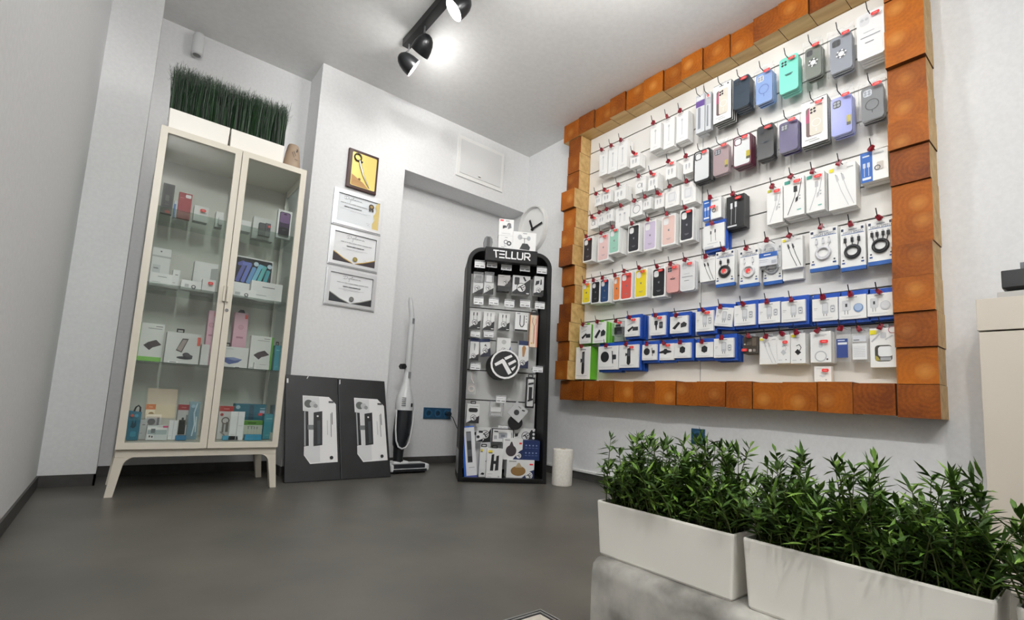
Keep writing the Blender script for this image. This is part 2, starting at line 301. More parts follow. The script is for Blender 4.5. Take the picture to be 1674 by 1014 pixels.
# ---------------------------------------------------------------- track light
def track():
    root = thing('track_light', 'black ceiling track light bar with tilted dome heads', 'lamp', (1.165, 2.0, CZ))
    bm = M('121315', .45); b = MB(); b.box(-.026, .026, -.72, .70, -.05, 0, bm); b.build('bar', root, bevel=.003)
    for y, z, ax, wt in ((.655, -.172, (.85, -.17, -.50), 1), (.455, -.172, (-.12, .72, -.61), .55), (.06, -.172, (-.59, .35, -.73), 1), (-.30, -.172, (.6, .1, -.75), 1.7)):
        q = Vector((0, 0, -1)).rotation_difference(Vector(ax).normalized()).to_matrix().to_4x4(); q.translation = Vector((0, y, z))
        pr = [(.002, .066), (.02, .061), (.036, .047), (.048, .024), (.055, -.006), (.057, -.036), (.0565, -.046)]
        b = MB(); b.lathe(pr, M('1a1b1d', .32, .4), q, 40); h = b.build('lamp_head', root)
        b = MB(); b.lathe([(.0555, -.046), (.0545, -.006), (.046, .022), (.034, .043), (.002, .058)], M('d8d8d6', .35), q, 40); b.build('reflector', h)
        em = bpy.data.materials.get('lamp_glow')
        if not em:
            em = bpy.data.materials.new('lamp_glow'); em.use_nodes = True; p = em.node_tree.nodes['Principled BSDF']
            p.inputs['Emission Color'].default_value = (1, .95, .86, 1); p.inputs['Emission Strength'].default_value = 6
        b = MB(); b.lathe([(.001, -.028), (.018, -.026), (.027, -.014), (.027, -.002), (.016, .022), (.014, .04), (.001, .04)], em, q, 20); b.build('bulb', h)
        b = MB(); t = q @ Vector((0, 0, .05)); b.tube([(0, y, -.05), (0, y, -.09), tuple(t)], .006, M('9c9d9f', .3, .9)); b.build('pivot', h)
        spot(root, q @ Vector((0, 0, -.040)), LAMP_W*wt)
def spot(root, loc, watts, size=.026, col=(1, .985, .96)):
    l = bpy.data.lights.new('lamp_light', 'POINT'); l.energy = watts; l.shadow_soft_size = size; l.color = col
    o = bpy.data.objects.new('lamp_light', l); C.objects.link(o); o.parent = root; o.location = loc
track()
# unseen track bars, added, placed and aimed to light the room
def fill_track(x, y, heads, label):
    root = thing('track_light', label, 'lamp', (x, y, CZ)); bm = M('121315', .45)
    b = MB(); b.box(-.026, .026, -.75, .75, -.05, 0, bm); b.build('bar', root, bevel=.003)
    for yy, ax, wt in heads:
        q = Vector((0, 0, -1)).rotation_difference(Vector(ax).normalized()).to_matrix().to_4x4(); q.translation = Vector((0, yy, -.165))
        b = MB(); b.lathe([(.002, .066), (.02, .061), (.036, .047), (.048, .024), (.055, -.006), (.0565, -.046)], M('1a1b1d', .32, .4), q, 24); h = b.build('lamp_head', root)
        b = MB(); t = q @ Vector((0, 0, .05)); b.tube([(0, yy, -.05), (0, yy, -.09), tuple(t)], .006, M('9c9d9f', .3, .9)); b.build('pivot', h)
        spot(root, q @ Vector((0, 0, -.044)), wt)
fill_track(1.66, .55, [(.62, (.35, .55, -.7), 9), (.1, (.35, .6, -.7), 6), (-.5, (-.3, .5, -.7), 1.5)], 'unseen black track light bar added to light the right wall')
fill_track(.04, -.45, [(.6, (.05, .8, -.58), 42), (.1, (-.32, .6, -.7), 46), (-.5, (-.28, .7, -.65), 46)], 'unseen black track light bar added to light plants and cabinet')

# ---------------------------------------------------------------- glass cabinet
CAB = M('ddd7c8', .38); CABI = M('d9d8d0', .5)
cb = thing('display_cabinet', 'tall beige metal display cabinet with two glass doors on splayed legs', 'cabinet', (.371, 2.93, 0))
b = MB(); b.box(-.347, .347, 0, .385, 1.772, 1.8, CAB); b.build('top_panel', cb, bevel=.003)
b = MB(); b.box(-.345, .345, .001, .385, .216, .245, CAB); b.build('bottom_panel', cb, bevel=.002)
b = MB(); b.box(-.345, .345, .378, .385, .245, 1.772, CABI); b.build('back_panel', cb)
for sx in (-1, 1):
    b = MB(); x = sx*.345
    for y0, y1, z0, z1 in ((0, .022, .245, 1.772), (.356, .378, .245, 1.772), (.022, .356, .245, .285), (.022, .356, 1.735, 1.772)):
        b.box(min(x, x-sx*.016), max(x, x-sx*.016), y0, y1, z0, z1, CAB)
    fr_ = b.build('side_frame', cb, bevel=.0015)
    b = MB(); b.box(min(x-sx*.006, x-sx*.01), max(x-sx*.006, x-sx*.01), .022, .356, .285, 1.735, SHELFG); b.build('side_pane', fr_)
    b = MB(); b.box(sx*.335-.011, sx*.335+.0, .33, .345, .25, 1.77, M('b9b8b0', .4, .3)) if sx > 0 else b.box(-.335, -.324, .33, .345, .25, 1.77, M('b9b8b0', .4, .3)); b.build('shelf_rail', cb)
for x0, x1, nm in ((-.347, .0125, 'l'), (.0155, .347, 'r')):
    b = MB(); b.ringprism(rr(x0, x1, .2165, 1.8, .002, 1), rr(x0+.031, x1-.031, .247, 1.768, .002, 1), -.020, -.001, CAB); d = b.build('door', cb, bevel=.0015)
    b = MB(); b.box(x0+.031, x1-.031, -.011, -.007, .247, 1.768, GLASS); b.build('door_pane', d)
    hx = x1-.012 if nm == 'l' else x0+.002
    b = MB(); b.box(hx, hx+.011, -.038, -.020, .968, 1.05, CAB); b.build('handle', d, bevel=.002)
    if nm == 'r':
        b = MB(); b.prism(circ(x0+.012, .925, .0085, 18), -.0245, -.020, M('a9aaa9', .25, .9)); b.build('lock', d)
for z in (1.403, 1.018, .634):
    b = MB(); b.box(-.332, .332, .012, .372, z-.006, z, SHELFG); b.build('glass_shelf', cb, bevel=.001)
b = MB(); b.box(-.345, .345, 0, .03, .178, .214, CAB); b.box(-.345, -.318, .03, .385, .178, .214, CAB); b.box(.318, .345, .03, .385, .178, .214, CAB); b.box(-.345, .345, .36, .385, .178, .214, CAB); b.build('base_rail', cb, bevel=.002)
for sx in (-1, 1):
    for y0 in (-.001, .348):
        pts = [(-.333, 0), (-.313, .130), (-.309, .150), (-.299, .166), (-.282, .1768), (-.28, .1781), (-.346, .1781), (-.346, .17), (-.363, 0)]
        if sx > 0: pts = [(-x, z) for x, z in reversed(pts)]
        b = MB(); b.prism(pts, y0, y0+.036, CAB); o = b.build('leg', cb, bevel=.002)
# planters
def shell_planter(name, label, loc, rz, L, W, H, group, taper=.012):
    b = MB(); wm = M('f3f0e8', .38); q = Matrix.Identity(4)
    def sec(z, ins): return [(x, y, z) for x, y in rr(-L/2+ins, L/2-ins, ins, W-ins, .004, 3)]
    r = [sec(0, taper), sec(.004, taper-.002), sec(H-.003, .0005), sec(H, .001), sec(H, .004), sec(H-.03, .006), ]
    n = len(r[0]); vs = sum(r, []); fs = [tuple(range(n-1, -1, -1))]
    for k in range(len(r)-1): fs += [(k*n+i, k*n+(i+1) % n, (k+1)*n+(i+1) % n, (k+1)*n+i) for i in range(n)]
    b.mesh(vs, fs, wm); o = tag(b.build(name, loc=loc), label, 'planter', group); o.rotation_euler = (0, 0, rz)
    b = MB(); b.box(-L/2+.012, L/2-.012, .012, W-.012, H-.034, H-.024, M('1c1a16', .9)); b.build('soil', o)
    return o
def grass(root, L, W, H, rnd, n):
    b = MB(); ms = [M(c, .45) for c in ('16301a', '1f4022', '0f2414', '2a4f2a', '121a12')]
    for i in range(n):
        x = rnd.uniform(-L/2+.001, L/2-.001); y = rnd.uniform(.010, W-.010); h = rnd.uniform(.235, .295); a = rnd.uniform(0, PI); wd = rnd.uniform(.0009, .0018)
        lx, ly = rnd.gauss(0, .012), rnd.gauss(0, .012); p = []
        for t in (0, .45, .8, 1):
            w_ = wd*(1-.75*t*t); cx, cy = x+lx*t*t, y+ly*t*t; p.append((cx-math.cos(a)*w_, cy-math.sin(a)*w_, H-.03+h*t)); p.append((cx+math.cos(a)*w_, cy+math.sin(a)*w_, H-.03+h*t))
        b.mesh(p, [(0, 1, 3, 2), (2, 3, 5, 4), (4, 5, 7, 6)], rnd.choice(ms))
        if rnd.random() < .8:
            for s in (-1, 1):
                z0 = H-.03+h*rnd.uniform(.75, .97); q = rnd.uniform(.006, .014)*s; b.mesh([(x+lx*.8-.0006, y+ly*.8, z0), (x+lx*.8+.0006, y+ly*.8, z0), (x+lx+q, y+ly+rnd.uniform(-.006, .006), z0+rnd.uniform(.012, .025))], [(0, 1, 2)], rnd.choice(ms))
    o = b.build('grass', root); o['kind'] = 'stuff'
rnd = random.Random(4)
for x, lb in ((.183, 'left white planter of tall artificial grass on the cabinet'), (.458, 'right white planter of tall artificial grass on the cabinet')):
    p = shell_planter('grass_planter', lb, (x, 2.94, 1.8), 0, .271, .115, .112, 'white planters on the display cabinet', .006); grass(p, .271, .115, .112, rnd, 2000)
# dispenser
b = MB(); tq = Matrix.Diagonal((1, .8, 1, 1)); b.lathe([(.001, 0), (.046, 0), (.048, .01), (.047, .04), (.040, .10), (.031, .150), (.026, .160), (.001, .163)], M('a08b76', .5), tq, 32)
dp = tag(b.build('air_freshener', loc=(.650, 2.995, 1.8)), 'taupe air freshener dispenser standing on top of cabinet', 'air freshener')
f = Face(.07, .16, -.040); f.poly([(.62, .66), (.72, .68), (.74, .78), (.66, .8)], '17120e'); f.poly([(.3, .62), (.5, .44), (.52, .47), (.34, .65)], '6b5a48'); f.poly([(.42, .66), (.62, .5), (.64, .53), (.46, .69)], '6b5a48'); f.poly([(.55, .38), (.8, .36), (.8, .39), (.56, .41)], '6b5a48'); f.build('vent_slots', dp)

# ---------------------------------------------------------------- boards, vacuum, sockets
def board(x0, x1, label, mark):
    w = x1-x0; L = .66; th = .021; blk = noise_mat('black_bag_film', '141617', '1f2124', 7, .4, .5, 4)
    b = MB(); b.box(-w/2, w/2, 0, th, 0, L, blk); o = tag(b.build('packed_board', bevel=.003, loc=((x0+x1)/2, 3.028, .002)), label, 'packed board', 'black packed boards leaning on back wall')
    o.rotation_euler = (-math.asin(.222/L), 0, 0)
    f = Face(w, L, 0)
    f.poly([(.31, .80), (.81, .795), (.945, .725), (.95, .165), (.44, .155), (.33, .235), (.335, .315), (.42, .32), (.415, .645), (.315, .65)], 'e6e6e6')
    c = f.build('picture_card', o)
    g = Face(w, L, -.0012); g.poly([(.33, .79), (.62, .79), (.62, .17), (.45, .165), (.34, .24), (.345, .31), (.43, .32), (.425, .645), (.33, .655)], 'd2d4d5')
    g.disc(.42, .72, .026, '5c605d'); g.disc(.5, .715, .02, 'b9bcbd'); g.disc(.55, .7, .013, '8f9293'); g.rect(.40, .47, .52, .515, '6e7274'); g.rect(.335, .32, .36, .645, '9fa3a5')
    g.poly([(.50, .315), (.665, .325), (.675, .65), (.51, .635)], '1d1f22'); g.poly([(.575, .335), (.635, .34), (.635, .56), (.575, .555)], '3c4145'); g.disc(.585, .60, .006, 'e8e8e8')
    g.rect(.8, .735, .9, .752, '4a4b4d'); g.rect(.83, .4, .842, .63, '77797b'); g.rect(.855, .52, .868, .64, '4a4b4d'); g.rect(.76, .42, .772, .56, 'b5b6b8'); g.disc(.83, .205, .011, '202124'); g.build('printed_picture', c)
    g = Face(w, L, -.0004)
    for m in mark: g.poly(m, 'e9e9e9')
    g.build('tape_marks', o)
board(.803, 1.126, 'left black wrapped board with white bracket picture, leaning by cabinet', [[(.02, .915), (.05, .915), (.05, .96), (.02, .96)], [(.385, .97), (.40, .97), (.425, .995), (.41, .995)]])
board(1.1285, 1.455, 'right black wrapped board with white bracket picture, leaning by vacuum', [[(.02, .93), (.04, .94), (.04, .985), (.025, .975)]])
vq = thing('stick_vacuum', 'white stick vacuum cleaner with smoked dust cup standing in the niche', 'vacuum cleaner', (1.59, 3.2, 0))
VW = M('dcdedf', .3); VB = M('1d1f22', .35)
b = MB(); b.box(-.095, .20, -.075, .065, .012, .062, VW); b.box(-.06, .06, -.04, .05, .05, .078, VW); b.build('floor_head', vq, bevel=.012)
b = MB(); b.box(-.075, .18, -.079, -.05, .010, .03, VB); b.box(-.075, .165, -.0765, -.03, .034, .0635, M('2c2f33', .3)); b.build('brush_window', vq, bevel=.004)
b = MB(); b.box(-.09, -.02, -.05, .055, 0, .012, VB); b.build('wheel', vq); b = MB(); b.box(.10, .18, -.05, .055, 0, .012, VB); b.build('wheel', vq)
b = MB(); b.tube([(-.01, 0, .045), (-.012, 0, .10), (-.012, 0, .18)], [.042, .034, .038], VB, 14); b.build('neck', vq)
def loftbody(name, secs, m, seg=20):       # elliptical sections (x, y, z, rx, ry)
    b = MB(); v = [(x+rx*math.cos(2*PI*k/seg), y+ry*math.sin(2*PI*k/seg), z) for x, y, z, rx, ry in secs for k in range(seg)]
    f_ = [(i*seg+k, i*seg+(k+1) % seg, (i+1)*seg+(k+1) % seg, (i+1)*seg+k) for i in range(len(secs)-1) for k in range(seg)]
    b.mesh(v, f_, m, True); n = (len(secs)-1)*seg; b.mesh(v, [tuple(range(seg-1, -1, -1)), tuple(n+k for k in range(seg))], m); return b.build(name, vq)
loftbody('dust_cup', [(-.012, 0, .165, .034, .038), (-.008, 0, .19, .048, .05), (0, 0, .26, .060, .058), (.006, 0, .34, .062, .06), (.008, 0, .43, .058, .058)], M('26292d', .12))
b = MB(); b.tube([(-.066, -.03, .43), (-.064, -.035, .3), (-.056, -.042, .22), (-.04, -.048, .18), (-.012, -.05, .165), (.018, -.048, .175), (.042, -.044, .21), (.062, -.035, .3), (.068, -.03, .43)], .006, VW); b.build('cup_rim', vq)
loftbody('motor_body', [(.008, 0, .43, .066, .062), (.006, 0, .47, .066, .062), (.004, 0, .53, .056, .055), (.006, 0, .58, .036, .042), (.008, .0, .63, .026, .030), (.010, 0, .70, .022, .026)], VW)
loftbody('handle_tube', [(.010, 0, .70, .022, .026), (.010, .0, .80, .021, .024), (.012, .0, .95, .022, .022), (.013, .0, 1.06, .021, .022), (.006, .0, 1.12, .018, .022), (-.010, .0, 1.20, .016, .022), (-.016, .0, 1.235, .010, .014)], M('cfd1d2', .3))
b = MB(); b.prism(circ(-.031, .735, .022, 6), -.02, .02, VB); b.build('cord_hook', vq, bevel=.003)
f = Face(.1, .1, -.064, 0, .45)
for k in range(5): f.rect(.02, .1+k*.13, .34, .15+k*.13, '4a4c4f')
f.rrect(.72, .05, .86, .3, .003, '1a1b1d'); f.build('vent_grille', vq)
b = MB(); b.box(.004, .022, -.033, -.022, .655, .70, M('8d9093', .3)); b.build('switch', vq); b = MB(); b.box(.006, .022, -.0245, -.016, 1.045, 1.085, M('7d8083', .3)); b.build('release_button', vq)
BLU = M('234e6e', .4); BLD = M('17384f', .4)
def socket(name, label, loc, rz, n):
    b = MB(); w = .084*n; b.box(-w/2, w/2, -.010, 0, -.045, .045, BLU); o = tag(b.build(name, bevel=.002, loc=loc), label, 'socket'); o.rotation_euler = (0, 0, rz)
    for k in range(n):
        x = -w/2+.042+.084*k; b = MB(); b.ringprism(rr(x-.034, x+.034, -.034, .034, .006), circ(x, 0, .021, 24), -.014, -.0101, BLU) if k < 0 else b.ringprism(circ(x, 0, .033, 24), circ(x, 0, .021, 24), -.015, -.0101, M('2c5f84', .35)); q = b.build('socket_insert', o)
        b = MB(); b.prism(circ(x, 0, .0208, 24), -.0112, -.0102, BLD); b.prism(circ(x-.009, 0, .003, 8), -.0125, -.0112, BLACK); b.prism(circ(x+.009, 0, .003, 8), -.0125, -.0112, BLACK); b.build('socket_well', q)
    return o
socket('triple_socket', 'dark blue triple wall socket low in the niche', (2.05, 3.52, .40), 0, 3)
socket('wall_socket', 'single dark blue wall socket under the wood framed display', (CX, 1.58, .39), -PI/2, 1)
b = MB(); b.prism(circ(0, 0, .019, 20), -.045, 0, M('1b2c3a', .4)); pg = tag(b.build('power_plug', loc=(2.134, 3.5055, .40)), 'black power plug in the right hand niche socket, with cord', 'plug')
b = MB(); b.tube([(.0, -.042, -.005), (.03, -.05, -.03), (.07, -.06, -.11), (.12, -.1, -.21), (.14, -.2, -.32), (.145, -.28, -.390)], .0035, BLACK); b.build('cord', pg)

# ---------------------------------------------------------------- clock, paper roll, white unit, counter, tray
ck = thing('wall_clock', 'round white wall clock behind the boxes on the black stand', 'clock', (CX, 3.158, 2.025), -PI/2)
q = Matrix.Rotation(PI/2, 4, 'X')
b = MB(); b.ringprism(circ(0, 0, .185, 48, .208), circ(0, 0, .17, 48, .192), -.045, -.001, M('e8e8e6', .35)); b.build('rim', ck, bevel=.004)
b = MB(); b.prism(circ(0, 0, .172, 48, .194), -.012, -.002, M('f2f2f0', .5)); b.build('dial', ck)
b = MB(); T = Matrix.Rotation(-.45, 4, 'Y'); b.box(-.009, .009, -.022, -.018, -.015, .10, BLACK, T); b.build('hour_hand', ck)
b = MB(); T = Matrix.Rotation(1.36, 4, 'Y'); b.box(-.008, .008, -.027, -.023, -.015, .13, BLACK, T); b.build('minute_hand', ck)
f = Face(.3, .3, -.0125, 0, -.15); f.poly([(.45, .14), (.58, .14), (.55, .24), (.51, .27), (.47, .24)], '1c1c1e'); f.build('dial_emblem', ck)
b = MB(); b.lathe([(.02, .235), (.066, .235), (.067, .23), (.067, .004), (.066, 0), (.02, 0)], noise_mat('tissue_paper', 'e4e0d6', 'efece4', 80, .85, .2)); b.lathe([(.02, 0), (.02, .235)], M('b39b78', .8))
tag(b.build('paper_roll', loc=(2.375, 2.385, 0)), 'white paper towel roll standing on floor beside black stand', 'paper roll')
UN = M('d5ccbe', .4); un = thing('drawer_unit', 'beige white cabinet unit against right wall, behind plants', 'cabinet', (2.377, .322, 0))
b = MB(); b.box(0, .29, -.62, 0, 0, .875, UN); b.build('body', un, bevel=.002)
b = MB(); b.box(-.004, .29, -.62, .003, .880, .994, UN); b.build('top_drawer', un, bevel=.002)
b = MB(); b.box(0, .16, -.5, 0, 0, .034, M('b6b5b1', .5)); tag(b.build('grey_slab', bevel=.002, loc=(2.45, .278, .994)), 'thin grey slab lying on the beige cabinet unit', 'slab')
bx = MB(); bx.box(.012, .11, -.30, -.012, 0, .006, BLACK); bx.box(0, .12, -.31, 0, .014, .078, BLACK)
bx.mesh([(.012,-.012,.006),(.11,-.012,.006),(.11,-.3,.006),(.012,-.3,.006),(0,0,.014),(.12,0,.014),(.12,-.31,.014),(0,-.31,.014)], [(0,1,5,4),(1,2,6,5),(2,3,7,6),(3,0,4,7)], BLACK)
bo = tag(bx.build('black_device', bevel=.003, loc=(2.452, .265, 1.028)), 'black box shaped device on grey slab at right photo edge', 'device')
b = MB(); b.box(.03, .05, -.075, -.047, .078, .107, M('5f6163', .3, .6)); b.build('metal_post', bo)
rc = random.Random(9); b = MB(); n = 46; prof = []
ys = [.668-1.5*k/n for k in range(n+1)]
def cr(y, k): return rc.uniform(-.0035, .0035)
top = [(.760+rc.uniform(-.002, .003), y, .240+rc.uniform(-.005, .003)) for y in ys]; edge = [(.771+rc.uniform(-.003, .005), y, .2475+rc.uniform(-.002, .001)) for y in ys]
rows = [[(.757, y, 0) for y in ys], [(.757+rc.uniform(0, .002), y, .12) for y in ys], [(.7575+rc.uniform(-.001, .002), y, .222+rc.uniform(-.006, .004)) for y in ys], top, edge, [(.79, y, .249) for y in ys], [(1.12, y, .249) for y in ys], [(1.12, y, 0) for y in ys]]
vs = sum(rows, []); N = n+1; fs = [(i*N+k, (i+1)*N+k, (i+1)*N+k+1, i*N+k+1) for i in range(7) for k in range(n)]
b.mesh(vs, fs, CONC, True); b.mesh([r[0] for r in rows], [tuple(range(7, -1, -1))], CONC); b.mesh([r[-1] for r in rows], [tuple(range(8))], CONC)
tag(b.build('concrete_counter'), 'low rough grey concrete counter carrying white plant boxes', 'counter')
def leaf(b, p, d, L, W, m, rnd, bend):
    d = d.normalized(); s = d.cross(Vector((rnd.uniform(-.4, .4), rnd.uniform(-.4, .4), 1))); s = s.normalized() if s.length > .05 else Vector((1, 0, 0)); up = s.cross(d)
    mid = []; lf = []; rt = []
    for t, wk in ((0, .12), (.28, .85), (.55, .95), (1, 0)):
        c = p+d*(L*t)-Vector((0, 0, 1))*(bend*L*t*t); mid.append(c-up*(W*wk*.25)); lf.append(c+s*(W*wk*.5)); rt.append(c-s*(W*wk*.5))
    vs = mid+lf+rt
    b.mesh(vs, [(k, 4+k, 5+k, k+1) for k in range(3)]+[(k, k+1, 9+k, 8+k) for k in range(3)], m, True)
def bamboo(root, L, W, H, rnd, n):
    b = MB(); ms = [M(c, .62, 0, 1, .3) for c in ('46661f', '587a2a', '3a581c', '6b8a35', '2c4517', '35501c')]; st = M('4d5a28', .7)
    for i in range(n):
        x = rnd.uniform(-L/2+.004, L/2-.004); y = rnd.uniform(.010, W-.010); tall = rnd.random() < .16
        h = rnd.uniform(.115, .165) if tall else rnd.uniform(.045, .112); a = rnd.uniform(0, 2*PI); ln = rnd.uniform(.2, .5)*(.45 if tall else 1)
        P = [Vector((x+math.cos(a)*ln*h*t*t, y+math.sin(a)*ln*h*t*t, H-.028+h*t)) for t in (0, .3, .6, .85, 1)]
        b.tube(P, [.0011, .001, .0009, .0007, .0005], st, 4, caps=False)
        k = int(h/.0045)
        for j in range(k):
            t = rnd.uniform(.2, 1); q = min(3, int(t*4)); p = P[q].lerp(P[q+1], min(1, max(0, t*4-q))); az = a+j*2.4+rnd.uniform(-.6, .6); el = rnd.uniform(-.1, .9) if t < .85 else rnd.uniform(.5, 1.3)
            ll = rnd.uniform(.016, .033); d = Vector((math.cos(az)*math.cos(el), math.sin(az)*math.cos(el), math.sin(el))); e = p+d*ll; bend = rnd.uniform(0, .35)
            if (e.z-bend*ll < H+.006 or p.z < H+.003) and not (.008 < e.y < W-.008 and abs(e.x) < L/2-.008 and .006 < p.y < W-.006 and abs(p.x) < L/2-.006): continue
            leaf(b, p, d, ll, rnd.uniform(.0042, .0072), rnd.choice(ms), rnd, bend)
    o = b.build('foliage', root); o['kind'] = 'stuff'
rnd = random.Random(11)
for yc, lb in ((.5405, 'white plant box at far end of concrete counter with leafy greens'), (.2435, 'middle white plant box on concrete counter with leafy greens'), (-.0535, 'nearest white plant box at lower right photo corner')):
    p = shell_planter('plant_box', lb, (.78, yc, .249), -PI/2, .284, .105, .104, 'white plant boxes on the concrete counter', .008); bamboo(p, .284, .105, .104, rnd, 270)
tr = thing('open_tray', 'open white box with black striped rim at bottom photo edge', 'box', (.45, .49, 0))
b = MB(); tw, td = .148, .148
for x0, x1, y0, y1 in ((-tw, tw, td-.012, td), (tw-.012, tw, -td, td-.012), (-tw, -tw+.012, -td, td-.012), (-tw+.012, tw-.012, -td, -td+.012)): b.box(x0, x1, y0, y1, 0, .196, M('e6e1d8', .45))
b.box(-tw+.012, tw-.012, -td+.012, td-.012, 0, .01, M('e6e1d8', .45)); b.build('walls', tr, bevel=.001)
b = MB()
for k, (o_, m) in enumerate(((0, M('9b9c9b', .3, .6)), (.0025, BLACK), (.0065, M('a9aaa8', .3, .6)), (.009, BLACK))):
    i_ = (.0025, .0065, .009, .0119)[k]; z = .1962+.0012*(k in (0, 2))
    def sq(o): return [(-tw+o, -td+o), (tw-o, -td+o), (tw-o, td-o), (-tw+o, td-o)]
    A_, B_ = sq(o_), sq(i_)
    v = [(x, y, z) for x, y in A_+B_]+[(x, y, .1958) for x, y in A_+B_]
    f_ = []
    for i in range(4):
        j = (i+1) % 4; f_ += [(i, j, 4+j, 4+i), (i, 8+i, 8+j, j), (4+i, 4+j, 12+j, 12+i)]
    b.mesh(v, f_, m)
b.build('striped_rim', tr)
